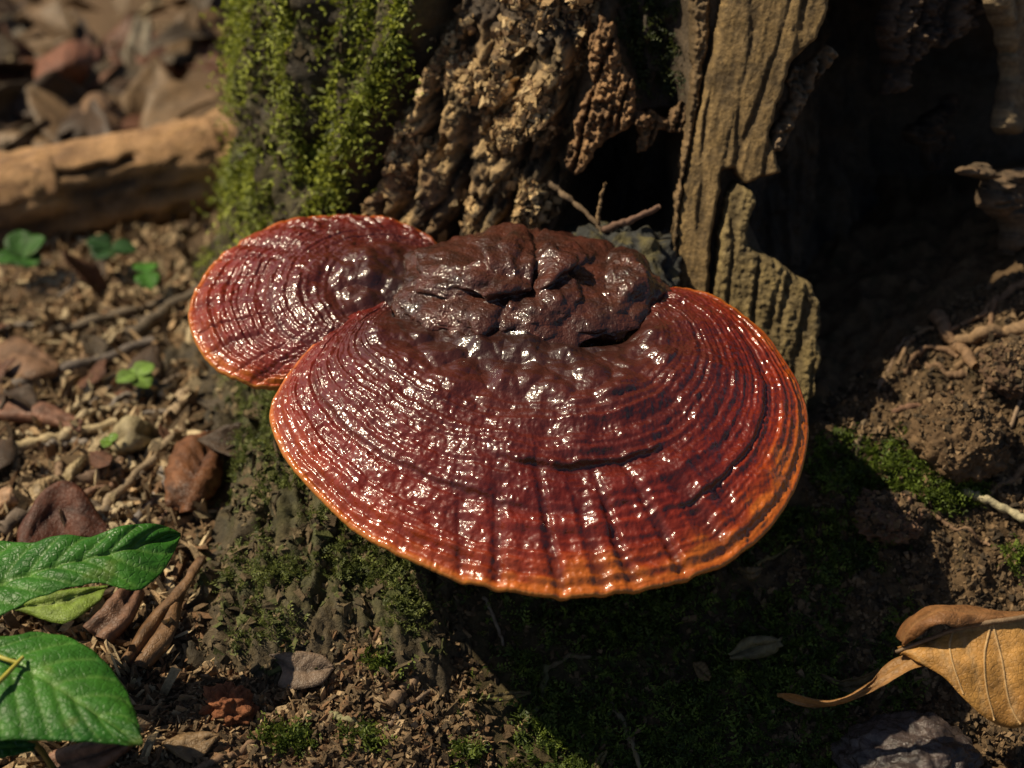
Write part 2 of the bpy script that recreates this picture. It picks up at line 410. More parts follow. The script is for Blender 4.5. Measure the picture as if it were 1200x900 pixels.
# root flare: a buttress running down under the fungus
fx = np.linspace(-.15, .10, 260); fy = np.linspace(-.08, .16, 240)
FX, FY = np.meshgrid(fx, fy, indexing='ij'); Q = P3(FX, FY, 0 * FX)
fd = .005 * fbm(P3(FX * 150, FY * 25, 0 * FX), 3) + .004 * fbm(Q * 80, 3) + .0030 * (.5 - worley(Q * 230)[0]) + .0024 * fbm(Q * 400, 3) + .0022 * ridged(P3(FX * 120, FY * 30, 0 * FX + 4), 2) + .006 * ridged(P3(FX * 62 + FY * 16, FY * 9, 0 * FX + 2), 2) + .0035 * (.5 - worley(P3(FX * 150, FY * 70, 0 * FX))[0])
fz = flare_h(FX, FY); fpx, fpy = project(P3(FX, FY, fz))
for ln, wd, dp in (([(285, 470), (275, 520), (262, 590)], 8, .010), ([(315, 600), (300, 640), (278, 665)], 5, .006), ([(400, 640), (382, 690), (372, 730)], 7, .007),
                   ([(300, 470), (310, 520)], 8, .008)):
    fd = fd - dp * np.exp(-(dline(fpx + 5 * fbm(Q * 90, 2), fpy, ln) / wd) ** 2)
VF = P3(FX + fd * -.2, FY, fz + fd)
NF = grid_normals(VF)
fc = lerp(np.array([.11, .078, .04]), np.array([.04, .03, .017]), np.clip(.5 + 1.2 * fbm(Q * 70, 3, off=8), 0, 1))  # flare wood colour darkened overall to stand in for dappled shade
fgreen = np.clip(.50 + 1.3 * fbm(Q * 38, 3, off=77), 0, 1) * ss(fz, -.002, .012) * ss(fpx, 235, 300)
fc = lerp(fc, np.array([.075, .085, .024]), fgreen * .8) * (1 + .5 * fbm(Q * 260, 3, off=6))[..., None]
obj('root_flare', make_mesh('root_flare', VF, grid_faces(len(fx), len(fy)), fc), M_STUMP, stump)

def slab(name, poly, off, thick, step=1.7, colA=(.2, .14, .07), colB=(.08, .055, .03), rag=5, edge=9, seed=0, grain_dir=(-.25, 1), rough=.0012, mat=None, lump=1.5,
         tilt=(0, 0), parent=None, proud=None):
    poly = np.asarray(poly, float); x0, y0 = poly.min(0) - 8; x1, y1 = poly.max(0) + 8
    gx = np.arange(x0, x1, step); gy = np.arange(y0, y1, step); X, Y = np.meshgrid(gx, gy, indexing='ij')
    X = X + 0; s = sdf(X, Y, poly) + rag * fbm(P3(X / 22, Y / 22, 0 * X + seed), 3) * 1.6
    ins = s < 0
    P, n = stump_hit(X, Y)
    cx, cy = poly.mean(0)
    prof = np.sqrt(np.clip(1 - (1 - np.clip(-s / edge, 0, 1)) ** 2, 0, 1))
    gd = np.asarray(grain_dir, float); gd /= np.linalg.norm(gd); along = X * gd[0] + Y * gd[1]; across = X * -gd[1] + Y * gd[0]
    gr = fbm(P3(across / 9, along / 90, 0 * X + seed), 3); gr2 = fbm(P3(across / 4, along / 14, 0 * X + seed + 3), 3)
    fl = worley(P * 260 + seed)[0]
    crk = ss(ridged(P3(across / 26, along / 260, 0 * X + seed), 2), .62, .9)
    fine = 1.4 * fbm(P * 560, 3, off=seed)
    d = rough * (.55 * gr + .6 * gr2 + lump * (.5 - fl) + min(lump, 1.3) * fine - 1.6 * crk)
    lean = tilt[0] * (X - cx) / 1000 + tilt[1] * (Y - cy) / 1000
    P = P - unit(ray(X, Y)) * off
    A = P + n * (lean + prof * thick + d * prof)[..., None]
    B = P + n * (lean - prof * thick * .6 - .0008)[..., None]
    c = lerp(np.asarray(colB), np.asarray(colA), np.clip(.5 + .6 * gr + .6 * gr2 + .8 * fbm(P * 70, 3, off=seed) + .5 * fine - .5 * crk, 0, 1))
    q = ins[:-1, :-1] & ins[1:, :-1] & ins[1:, 1:] & ins[:-1, 1:]
    idx = np.arange(X.size).reshape(X.shape); N = X.size
    a, b, cc, dd = idx[:-1, :-1][q], idx[1:, :-1][q], idx[1:, 1:][q], idx[:-1, 1:][q]
    F = np.stack([a, b, cc, dd], -1); F = F[:, ::-1]
    # border edges
    E = {}
    e = np.concatenate([F[:, [0, 1]], F[:, [1, 2]], F[:, [2, 3]], F[:, [3, 0]]])
    key = np.minimum(e[:, 0], e[:, 1]).astype(np.int64) * N + np.maximum(e[:, 0], e[:, 1])
    uq, inv, cnt = np.unique(key, return_inverse=True, return_counts=True); be = e[cnt[inv] == 1]
    side = np.stack([be[:, 1], be[:, 0], be[:, 0] + N, be[:, 1] + N], -1)
    Fa = np.concatenate([F, F[:, ::-1] + N, side])
    V = np.concatenate([A.reshape(-1, 3), B.reshape(-1, 3)]); C = np.concatenate([c.reshape(-1, 3)] * 2)
    used = np.unique(Fa); remap = np.zeros(2 * N, int); remap[used] = np.arange(len(used))
    return obj(name, make_mesh(name, V[used], remap[Fa], C[used]), mat or M_WOOD, parent or stump)

slab('wood_strip', [(850, -40), (958, -40), (938, 40), (913, 70), (905, 105), (893, 150), (905, 196), (882, 205), (868, 214), (855, 196), (846, 200), (832, 300), (836, 420), (786, 420), (787, 320), (797, 228), (815, 140), (836, 40)],
     .004, .009, colA=(.30, .195, .08), colB=(.09, .058, .025), grain_dir=(-.16, 1), rough=.0008, lump=.25, edge=7, rag=2.5, seed=1, tilt=(.16, 0))
slab('broken_wood', [(862, 214), (880, 222), (884, 236), (874, 262), (872, 285), (905, 300), (936, 322), (944, 345), (944, 420), (930, 480), (830, 440), (838, 330), (845, 270), (853, 225)],
     .008, .008, colA=(.27, .195, .08), colB=(.10, .07, .03), grain_dir=(-.1, 1), rough=.0010, lump=.8, edge=6, rag=4, seed=2, tilt=(.16, 0))
slab('splinter', [(966, 50), (978, 63), (962, 90), (946, 112), (930, 140), (924, 160), (912, 178), (896, 180), (905, 150), (916, 128), (926, 108), (918, 92), (928, 78), (944, 78)],
     .012, .005, colA=(.28, .19, .11), colB=(.09, .06, .035), rough=.0022, edge=8, rag=5, seed=3)
slab('rotten_wood', [(692, 40), (704, 18), (720, 24), (726, 62), (742, 92), (748, 128), (768, 140), (752, 150), (742, 146), (716, 162), (700, 172), (688, 196), (672, 206), (664, 186), (674, 140), (690, 100)],
     .001, .007, colA=(.34, .19, .085), colB=(.13, .07, .035), rough=.0032, edge=9, rag=7, seed=4)
slab('rotten_wood', [(742, 142), (760, 128), (780, 136), (800, 118), (808, 140), (795, 156), (772, 152), (758, 176), (744, 178), (748, 158)],
     -.004, .004, colA=(.26, .15, .07), colB=(.10, .06, .03), rough=.0026, edge=6, rag=5, seed=5)
slab('wood_strip', [(804, -40), (832, -40), (830, 40), (822, 100), (814, 150), (803, 190), (797, 250), (790, 330), (782, 330), (790, 230), (800, 160), (808, 80)],
     -.001, .006, colA=(.24, .15, .07), colB=(.10, .065, .03), rough=.0020, lump=.8, edge=9, rag=4, seed=6, grain_dir=(-.1, 1))
slab('rotten_wood', [(1042, -40), (1150, -40), (1140, 15), (1112, 48), (1082, 54), (1062, 76), (1050, 104), (1034, 112), (1040, 70), (1030, 30)],
     -.012, .010, colA=(.17, .11, .07), colB=(.045, .032, .024), rough=.0036, edge=12, rag=8, seed=7)
slab('hanging_splinter', [(1148, -40), (1260, -40), (1250, 60), (1215, 100), (1196, 130), (1192, 156), (1176, 162), (1166, 150), (1172, 120), (1178, 90), (1174, 50), (1164, 20)],
     .018, .007, colA=(.34, .25, .14), colB=(.15, .10, .055), rough=.0018, lump=.4, edge=8, rag=4, seed=8, grain_dir=(.1, 1))
slab('rotten_wood', [(1126, 202), (1148, 192), (1160, 205), (1176, 192), (1204, 200), (1260, 190), (1260, 300), (1180, 300), (1176, 262), (1150, 246), (1152, 214)],
     .022, .008, colA=(.24, .15, .085), colB=(.09, .06, .035), rough=.0036, edge=9, rag=6, seed=9)
slab('rotten_wood', [(1062, 152), (1085, 136), (1115, 110), (1122, 118), (1100, 146), (1110, 160), (1094, 200), (1080, 196), (1082, 170), (1066, 164)],
     -.035, .006, colA=(.10, .06, .035), colB=(.03, .022, .015), rough=.003, edge=8, rag=6, seed=10)
rebase(stump)

# grey weathered knob behind the stalk
def blob(center, axes, n=(140, 90), lumps=None, seed=0, rough=(.12, 6, .04, 18), rot=0.0):
    u = np.linspace(0, 2 * np.pi, n[0], endpoint=False); v = np.linspace(0.0001, np.pi - .0001, n[1])
    U, Vv = np.meshgrid(u, v, indexing='ij'); d = P3(np.cos(U) * np.sin(Vv), np.sin(U) * np.sin(Vv), np.cos(Vv))
    r = 1 + rough[0] * fbm(d * rough[1] / 3, 3, off=seed) + rough[2] * fbm(d * rough[3] / 3, 3, off=seed + 5)
    if lumps is not None: r = r + lumps(d)
    p = d * r[..., None] * np.asarray(axes); c, s_ = math.cos(rot), math.sin(rot)
    p = P3(p[..., 0] * c - p[..., 1] * s_, p[..., 0] * s_ + p[..., 1] * c, p[..., 2])
    return p + np.asarray(center), d, r
def blob_mesh(name, V, col): return make_mesh(name, V, grid_faces(V.shape[0], V.shape[1], wrap_u=True, flip=True), col)
kc = stump_hit(np.array(722.), np.array(300.))[0]
V, d, r = blob(kc + [.002, -.002, -.012], (.027, .032, .022), seed=4, rough=(.45, 6, .16, 22)); V = V + unit(V - kc) * (.002 * fbm(V * 160, 3))[..., None]
kcol = lerp(np.array([.035, .035, .032]), np.array([.11, .09, .035]), ss(fbm(V * 110, 3), .05, .3))
kn = obj('knob', blob_mesh('knob', V, kcol), M_STUMP, stump, label='grey weathered wood knob beside the fungus stalk')
kn.location = -np.array(stump.location)

# ------------------------------------------------------------------ bracket fungus
SLOPE = .22
def plane_hit(px, py, z0, k, h=0.0):
    n = np.array([0, -k, 1.0]); n /= np.linalg.norm(n); r = ray(px, py); o = np.array([0, 0, z0]) + n * h
    t = ((o - CAM) @ n) / (r @ n); P = CAM + r * t[..., None]
    return P - n * h, n
def make_cap(O_px, I_px, z0, k, Hm, hin, nt, nr, seed, foldfun, ledges, orange, lip=.0015):
    O, n = plane_hit(*np.array(O_px, float).T, z0, k); I, _ = plane_hit(*np.array(I_px, float).T, z0, k, hin)
    O = spline(O, nt); I = spline(I, nt)
    t = np.linspace(0, 1, nt); ln = np.linalg.norm(O - I, axis=1); lm = ln.max()
    rr = np.linspace(0, 1, nr) ** .92
    T, R = np.meshgrid(t, rr, indexing='ij'); LN = (ln / lm)[:, None]
    B = I[:, None] * (1 - R[..., None]) + O[:, None] * R[..., None]
    warp = .030 * fbm(P3(T * 6, R * 2, 0 * T + seed), 3) + .005 * fbm(P3(T * 50, R * 8, 0 * T + seed), 2)
    rw = R + warp * ss(R, .1, .4)
    prof = (1 - R ** 2.5) * (.74 + .26 * ss(R, 0, .3))
    H = lip + Hm * prof * LN ** .6
    mid = ss(R, .25, .55)
    bl = worley(B * np.array([70, 85, 70]) + seed)[0]; bl2 = worley(B * 150 + seed)[0]
    H = H + .0055 * fbm(B * 36, 2, off=seed) * (1 - ss(R, .75, 1)) * LN
    H = H + (1 - mid) * LN * (.0060 * (.45 - bl) + .0022 * (.45 - bl2) + .0016 * ridged(B * 60, 2, off=seed))
    amp = .7 + .5 * fbm(P3(T * 9, R * 5, 0 * T + seed + 2), 2)
    ring1 = fbm(P3(rw * 17, T * 2.0, 0 * T + seed), 2); ring2 = fbm(P3(rw * 46, T * 5, 0 * T + seed + 4), 2)
    ring3 = np.cos(2 * np.pi * (rw * 27 + .35 * fbm(P3(T * 12, R * 3, 0 * T + seed), 2)))
    H = H + (.0018 * ring1 * LN + .0008 * amp * ring2 + .00030 * amp * ring3 * LN) * ss(R, .2, .5)
    ringp = np.clip(.5 + .9 * ring1 + .6 * ring2, 0, 1)
    led = 0 * R
    for (r0, w0, dz, t0, t1) in ledges:
        g = ss(T, t0 - .05, t0 + .03) * (1 - ss(T, t1 - .03, t1 + .05))
        a = rw - r0 - .012 * fbm(P3(T * 30, 0 * T, 0 * T + r0 * 9), 2)
        H = H - dz * g * (ss(a, -.004, .008)) * (1 - ss(a, .0, .16))
        led = np.maximum(led, g * np.exp(-(a / .012) ** 2))
    f = foldfun(T, R); fold = ss(f, .40, 1.0); H = H - .0016 * fold * ss(R, .50, .85) * (1 - .3 * ss(R, .96, 1)) * LN
    H = H + .0010 * fbm(B * 170, 2, off=seed) + (.00034 * ridged(B * 380, 2, off=seed + 1) + .00022 * perlin(B * 850)) * ss(R, .2, .5)
    H = H + .0013 * fbm(P3(T * 24, R * .8, 0 * T + seed), 2) * ss(R, .5, 1)          # wavy margin
    outd = unit(O - I)[:, None]
    V = B + n * H[..., None]
    # rounded lip below the margin
    phi = np.linspace(0, np.pi, 12)[1:]
    Hl = H[:, -1]; lipV = O[:, None] + outd * (lip * .9 * np.sin(phi))[None, :, None] + n * ((Hl - lip)[:, None] + lip * np.cos(phi)[None])[..., None]
    Vall = np.concatenate([V, lipV], 1)
    # colours: lacquer from dark brown at the stalk over crimson to an orange margin
    stops = [(0, (.032, .012, .008)), (.2, (.055, .013, .008)), (.5, (.098, .013, .008)), (.78, (.160, .014, .006)), (.90, (.225, .022, .005)), (.97, (.32, .046, .005)), (1, (.46, .11, .010))]
    edgew = R + .10 * fbm(P3(T * 26, R * 3, 0 * T + seed + 8), 3) * ss(R, .5, .8) * (1 - ss(R, .97, 1)) + .05 * (ringp - .5) + orange(T) * ss(R, .6, .9) * (1 - ss(R, .985, 1))
    c = P3(*[np.interp(edgew, [a for a, _ in stops], [b[i] for _, b in stops]) for i in range(3)])
    dark = np.clip(fold * ss(R, .5, .8) * .5 + led * .5 + (1 - ringp) * .3 * ss(R, .3, .6), 0, .85)
    c = lerp(c, np.array([.06, .009, .006]), dark * (1 - ss(R, .97, 1)))
    cl = np.broadcast_to(np.array([.46, .16, .03]), lipV.shape).copy(); cl[:, :2] = c[:, -1:]
    C = np.concatenate([c, cl], 1)
    c *= (1 + .35 * fbm(B * 55, 3, off=seed + 2))[..., None]; C = np.concatenate([c, cl], 1)
    # underside
    ru = np.linspace(1, .05, 26); Bu = I[:, None] * (1 - ru[None, :, None]) + O[:, None] * ru[None, :, None]
    Hu = (Hl - 2 * lip)[:, None] - (.010 * (1 - ru ** 2))[None] * (ln / lm)[:, None] ** .5 + .0001
    U = (Bu + n * Hu[..., None])[::4]
    return Vall, C, U
def fold_main(T, R):
    w = T + .006 * fbm(P3(T * 20, R * 3, 0 * T + 4), 2)
    g = .35 + .75 * ss(T, .30, .42) * (1 - ss(T, .56, .66))
    return ridged(P3(w * 34, R * .5, 0 * T), 1, off=2) * g + .05
fungus = thing('bracket_fungus', 'glossy red bracket fungus with orange rim growing from the stump', 'fungus')
O1 = [(754, 352), (772, 344), (798, 342), (832, 350), (872, 374), (906, 409), (931, 449), (943, 492), (938, 540), (921, 585), (891, 624), (850, 655), (800, 676), (740, 690), (665, 697), (600, 692), (540, 677), (480, 654), (420, 621), (375, 580), (340, 540), (321, 497), (323, 472), (336, 448), (360, 418), (390, 390), (420, 370), (448, 358)]
I1 = [(744, 376), (732, 392), (705, 404), (665, 404), (620, 398), (575, 388), (530, 376), (490, 362), (462, 356)]
VA, CA, UA = make_cap(O1, I1, .0765, SLOPE, .022, .016, 740, 245, 3.0, fold_main,
                      [(.60, 0, .0022, .40, .56), (.80, 0, .0014, .12, .40), (.74, 0, .0010, .56, .86), (.44, 0, .0012, .62, .85)],
                      lambda T: -.03 + .065 * ss(T, .10, .22) * (1 - ss(T, .5, .62)))
cap1 = obj('cap', make_mesh('cap', VA, grid_faces(*VA.shape[:2]), CA), M_CAP, fungus, label='large front cap with crimson lacquered rings')
obj('pore_surface', make_mesh('pore_surface', UA, grid_faces(*UA.shape[:2])), M_PORE, cap1)
def fold_side(T, R):
    return ridged(P3(T * 24 + .02 * np.sin(R * 9), R * .6, 0 * T), 1, off=8) * .75 + .1
O2 = [(520, 300), (508, 286), (490, 272), (462, 262), (430, 257), (382, 257), (332, 264), (297, 279), (264, 302), (240, 329), (227, 357), (225, 376), (235, 405), (256, 429), (288, 446), (325, 453), (356, 450), (396, 440), (440, 425)]
I2 = [(505, 305), (495, 312), (485, 320), (478, 332), (472, 345), (475, 365), (480, 385)]
VB, CB, UB = make_cap(O2, I2, .0675, .20, .017, .014, 480, 200, 9.0, fold_side, [(.62, 0, .0012, .3, .8)], lambda T: -.04 + .06 * ss(T, .55, .7), lip=.0015)
cap2 = obj('cap', make_mesh('cap_small', VB, grid_faces(*VB.shape[:2]), CB), M_CAP, fungus, label='smaller side cap tucked behind the large one')
obj('pore_surface', make_mesh('pore_surface_small', UB, grid_faces(*UB.shape[:2])), M_PORE, cap2)
def lumpy(V, c, k=1.0):
    n = unit((V - c) / np.array([1, 1, .55])); w = V + .004 * np.stack([fbm(V * 70, 2, off=q * 7.) for q in range(3)], -1)
    f1, f2, _ = worley(w * 62 + 3); g1 = worley(w * 130 + 1)[0]
    h = .011 * fbm(V * 46, 3, off=2.5) + .0045 * (.45 - f1) + .0045 * ridged(V * 38, 2, off=8) + .0032 * (.45 - g1) + .0011 * fbm(V * 260, 3) + .0006 * ridged(V * 420, 2)
    return V + n * (h * k)[..., None]
stc = atz(np.array(610.), np.array(338.), .100)
V, d, r = blob(stc + [0, .010, -.0100], (.045, .038, .0160), n=(290, 160), seed=9, rough=(.10, 5, .0, 60)); V = lumpy(V, stc, 1.15)
spx, spy = project(V); spx = spx + 10 * fbm(V * 90, 2); spy = spy + 8 * fbm(V * 90, 2, off=4)
gr_ = sum(dp * np.exp(-(dline(spx, spy, ln) / wd) ** 2) for ln, wd, dp in (([(492, 352), (530, 352), (560, 358), (600, 354), (628, 346), (655, 336), (694, 308)], 6, .0045), ([(528, 352), (534, 354)], 11, .009), ([(556, 296), (572, 318), (560, 338)], 6, .004), ([(628, 346), (640, 300), (630, 272)], 7, .005), ([(590, 360), (582, 395)], 6, .004)))
V = V - unit(V - stc) * gr_[..., None]
sc = lerp(np.array([.032, .012, .008]), np.array([.085, .022, .012]), np.clip(.5 + fbm(V * 120, 3), 0, 1))
obj('stalk', blob_mesh('stalk', V, sc), M_STALK, fungus, label='dark lumpy stalk joining the caps to the wood')
V, d, r = blob(atz(np.array(728.), np.array(362.), .092) + [0, .008, -.006], (.016, .024, .017), n=(160, 100), seed=15, rough=(.12, 5, .0, 40)); V = lumpy(V, V.mean((0, 1)), .7)
sc = lerp(np.array([.032, .012, .008]), np.array([.085, .024, .013]), np.clip(.5 + fbm(V * 120, 3), 0, 1))
obj('stalk_lobe', blob_mesh('stalk_lobe', V, sc), M_STALK, fungus)
rebase(fungus)

# ------------------------------------------------------------------ moss (uncountable)
def moss(name, base, nrm, L, colA, colB, label, hang=0.0, seed=0, seg=5, wid=.36):
    r = np.random.default_rng(seed); N = len(base); D = unit(nrm * .8 + r.normal(size=(N, 3)) * .75 + np.array([0, 0, -hang]))
    L = L * r.uniform(.5, 1.4, N); side = unit(np.cross(D, r.normal(size=(N, 3)))); upv = np.cross(side, D)
    bend = r.normal(size=(N, 3)) * .35 + np.array([0, 0, -.25 - hang])
    c = lerp(np.broadcast_to(np.asarray(colB), (N, 3)), np.broadcast_to(np.asarray(colA), (N, 3)), r.random(N) ** 1.4)
    VV = []; CC = []
    for k in range(seg):
        s = (k + .3) / seg; p = base + (D * s + bend * s * s) * L[:, None]
        dirn = unit(D + 2 * bend * s)
        for sg in (-1, 1):
            out = unit(side * sg + dirn * .8 + upv * r.normal(size=(N, 1)) * .5); ll = (L * wid * (1.15 - .75 * s))[:, None]
            wv = unit(np.cross(out, upv + .3 * side)) * ll * .26
            m_ = p + out * ll * .45 + upv * ll * .12
            VV.append(np.stack([p, m_ - wv, p + out * ll, m_ + wv], 1)); CC.append(np.repeat(c[:, None] * (.75 + .5 * s), 4, 1))
    V = np.concatenate(VV).reshape(-1, 3); C = np.concatenate(CC).reshape(-1, 3)
    F = np.arange(len(V)).reshape(-1, 4)
    return obj(name, make_mesh(name, V, F, C, smooth=False), M_MOSS, label=label, cat='moss', kind='stuff')
def pick(weight, n, rng):
    w = weight.ravel().clip(0); idx = np.nonzero(w > 0)[0]; cw = np.cumsum(w[idx]); q = rng.random(n) * cw[-1]
    return idx[np.searchsorted(cw, q).clip(0, len(idx) - 1)]
VSf = VS.reshape(-1, 3); NSf = NS.reshape(-1, 3)
strand = sum(np.exp(-(dline(px + 9 * w1, py, ln) / (wd * .72)) ** 2) * am * (1 + w2) for ln, wd, am in (
    ([(510, -40), (462, 90), (422, 160), (374, 260)], 8, 2.2), ([(350, -40), (350, 60), (366, 130), (374, 210)], 11, 1.2), ([(450, -40), (446, 40), (436, 100)], 9, 1.0),
    ([(268, 90), (276, 150), (272, 230), (262, 290)], 18, 1.0), ([(300, -40), (310, 40), (300, 90)], 12, .6), ([(408, -30), (420, 50), (398, 120), (405, 180)], 10, .8), ([(310, 180), (320, 260)], 16, .8)))
wm = mossz * (strand ** 1.3 + .05 * ss(fbm(PB * 42, 3, off=22), .0, .3)) * (px > 200) * (py > -60) * (ZR > -.07) * vis
k = pick(wm, 3800, RNG)
moss('moss', VSf[k], NSf[k], .0115, (.42, .46, .055), (.12, .145, .022), 'bright green feathery moss draped over the side of the stump', hang=.9, seed=1, wid=.26)
k = pick(holC * vis * (py > -50) * (py < 130) * (px > 715) * (px < 805), 500, RNG)
moss('moss', VSf[k], NSf[k], .005, (.10, .12, .03), (.03, .04, .012), 'blackish wet moss at the top of the small dark hole', hang=.3, seed=8)
VFf = VF.reshape(-1, 3); NFf = NF.reshape(-1, 3)
k = pick(fgreen * ss(fbm(Q * 45, 3, off=77), -.15, .25) * (fpy > 430), 6500, RNG)
moss('moss', VFf[k], NFf[k], .0040, (.25, .28, .07), (.07, .09, .022), 'short olive moss on the root flare below the fungus', seed=2)
gpx, gpy = project(Vg); NG = grid_normals(Vg)
den = ss(gpx, 470, 600) * (gpx < 1090) * (gpy > 600) * (gpy < 960) * ss(fbm(_q * 38, 3, off=50), -.2, .25)
den = den * (1 - ss(sdf(gpx, gpy, [(700, 680), (1060, 560), (1010, 930), (610, 930)]), 0, 60) * .8)
k = pick((den + .25 * (gpx > 600) * (gpx < 1000) * (gpy > 690)) * (gpy < 960), 6800, RNG)
moss('moss', Vg.reshape(-1, 3)[k], NG.reshape(-1, 3)[k], .0058, (.20, .26, .04), (.05, .075, .015), 'dark green moss on the soil in the shade of the cap', seed=3)
den = np.exp(-(np.hypot((gpx - 1070) / 75, (gpy - 555) / 38)) ** 2) + .7 * np.exp(-(np.hypot((gpx - 1118) / 28, (gpy - 575) / 16)) ** 2) * 3 + .5 * np.exp(-(np.hypot((gpx - 980) / 40, (gpy - 540) / 40)) ** 2) + .8 * np.exp(-(np.hypot((gpx - 1192) / 14, (gpy - 655) / 18)) ** 2)
k = pick(np.where(den > .25, den, 0), 1500, RNG)
moss('moss', Vg.reshape(-1, 3)[k], NG.reshape(-1, 3)[k], .0055, (.19, .26, .03), (.05, .075, .014), 'fresh green moss patch on the soil bank below the hollow', seed=4)
den = sum(np.exp(-(np.hypot((gpx - a) / c, (gpy - b) / d)) ** 2) for a, b, c, d in ((460, 770, 30, 22), (425, 868, 22, 12), (330, 868, 26, 10), (548, 886, 18, 12), (345, 870, 20, 12)))
k = pick(np.where(den > .3, den, 0), 700, RNG)
moss('moss', Vg.reshape(-1, 3)[k], NG.reshape(-1, 3)[k], .006, (.19, .24, .035), (.05, .08, .014), 'small yellow-green moss tufts among the wood crumbs', seed=5)

# ------------------------------------------------------------------ soil crumbs and wood crumbs (uncountable)
CUBE = np.array([[x, y, z] for x in (-1, 1) for y in (-1, 1) for z in (-1, 1)], float)
CUBEF = np.array([[0, 1, 3, 2], [4, 6, 7, 5], [0, 4, 5, 1], [2, 3, 7, 6], [0, 2, 6, 4], [1, 5, 7, 3]])
def crumbs(name, base, size, aniso, pal, label, seed, sink=.25, smooth=False, nrm=None, jit=.35):
    r = np.random.default_rng(seed); N = len(base)
    q = unit(r.normal(size=(N, 4))); w, x, y, z = q.T
    R = np.stack([np.stack([1 - 2 * (y * y + z * z), 2 * (x * y - z * w), 2 * (x * z + y * w)], -1), np.stack([2 * (x * y + z * w), 1 - 2 * (x * x + z * z), 2 * (y * z - x * w)], -1),
                  np.stack([2 * (x * z - y * w), 2 * (y * z + x * w), 1 - 2 * (x * x + y * y)], -1)], 1)
    if nrm is not None: R = frame_from(unit(nrm + jit * r.normal(size=(N, 3))), r)
    s = size * np.exp(r.normal(size=N) * .45).clip(.3, 2.2)
    an = np.asarray(aniso)[None] * r.uniform(.6, 1.4, (N, 3))
    V = (CUBE[None] * (1 + .35 * r.normal(size=(N, 8, 3)).clip(-1.3, 1.3)) * .62) * an[:, None] * s[:, None, None]
    V = np.einsum('nij,nkj->nki', R, V) + base[:, None] + np.array([0, 0, 1]) * (s * sink)[:, None, None]
    pal = np.asarray(pal); c = pal[r.integers(0, len(pal), N)] * r.uniform(.6, 1.35, (N, 1))
    F = (CUBEF[None] + 8 * np.arange(N)[:, None, None]).reshape(-1, 4)
    return obj(name, make_mesh(name, V.reshape(-1, 3), F, np.repeat(c, 8, 0), smooth=smooth), M_CRUMB, label=label, cat='debris', kind='stuff')
PAL_S = [(.14, .088, .045), (.095, .062, .034), (.20, .13, .07), (.055, .038, .023)]
def frame_from(n, r):
    a = unit(np.cross(n, unit(r.normal(size=n.shape)))); return np.stack([a, np.cross(n, a), n], -1)
PAL_W = [(.22, .14, .072), (.13, .085, .045), (.30, .21, .12), (.08, .053, .03), (.17, .095, .048)]
_r = np.random.default_rng(41); _xy = np.c_[_r.uniform(-.5, .5, 9000), _r.uniform(-.45, .35, 9000)]
_a, _b = project(np.c_[_xy, 0 * _xy[:, 0]]); _xy = _xy[((_a < 0) | (_a > 1200) | (_b > 890)) & (np.hypot(_xy[:, 0] - .06, _xy[:, 1] - .255) > .24)][:4200]
crumbs('wood_crumbs', np.c_[_xy, interp(GZ, _xy[:, 0], _xy[:, 1])], .0018, (2.4, .9, .4), PAL_W, 'brown bits of rotted wood scattered on the open soil', 39)
def scatter(poly, n, seed):
    r = np.random.default_rng(seed); poly = np.asarray(poly, float); lo = poly.min(0); hi = poly.max(0); out = []
    while sum(map(len, out)) < n:
        q = lo + r.random((n * 2, 2)) * (hi - lo); out.append(q[sdf(q[:, 0], q[:, 1], poly) < 0])
    q = np.concatenate(out)[:n]; return hit(q[:, 0], q[:, 1])
crumbs('soil_crumbs', scatter([(960, 470), (1040, 420), (1120, 350), (1230, 300), (1230, 960), (900, 960), (930, 620)], 9000, 21), .00078, (1.2, 1, .7), PAL_S, 'crumbly reddish brown soil grains on the bank', 31)
crumbs('wood_crumbs', scatter([(150, 790), (230, 720), (330, 740), (440, 740), (520, 700), (600, 960), (120, 960)], 7500, 22), .00085, (2.2, .9, .4), PAL_W, 'rotted wood crumbs and splinters at the foot of the root', 32)
crumbs('wood_crumbs', scatter([(-40, 280), (260, 250), (270, 480), (230, 700), (150, 960), (-40, 960)], 4800, 23), .0016, (3.0, .7, .35), PAL_W + [(.42, .31, .18), (.36, .24, .13), (.48, .37, .22)], 'brown plant debris strewn over the forest floor', 33)
crumbs('soil_crumbs', scatter([(500, 700), (930, 640), (960, 960), (500, 960)], 1500, 24), .0009, (1.4, .9, .6), PAL_S, 'dark soil grains in the shade under the cap', 34)

k = pick(bark * vis * ss(fbm(PB * 60, 2, off=61), -.15, .25) * (py > -40) * (py < 330), 3200, RNG)
fl = crumbs('bark_flakes', VSf[k] + NSf[k] * .0004, .00085, (1.5, 1.2, .3), [(.46, .31, .15), (.30, .19, .09), (.17, .105, .055), (.54, .39, .21)], None, 35, sink=0, nrm=NSf[k])
fl.parent = stump; fl.location = -np.array(stump.location); del fl['category']
k = pick((fpy > 440) * (fz > -.004) * ss(fbm(Q * 70, 3, off=19), -.2, .2), 3000, RNG)
fl = crumbs('bark_flakes', VFf[k] + NFf[k] * .0003, .0009, (1.9, 1.1, .35), [(.10, .07, .038), (.06, .045, .025), (.08, .085, .027), (.15, .11, .06)], None, 37, sink=0, nrm=NFf[k])
fl.parent = stump; fl.location = -np.array(stump.location); del fl['category']
k = pick(mossz * vis * (py > -40) * (py < 330) * ss(fbm(PB * 60, 3, off=91), -.2, .2), 1800, RNG)
fl = crumbs('bark_flakes', VSf[k] + NSf[k] * .0004, .0013, (1.0, 1.0, .4), [(.07, .05, .025), (.08, .08, .025), (.04, .03, .016)], None, 38, sink=0, nrm=NSf[k])
fl.parent = stump; fl.location = -np.array(stump.location); del fl['category']
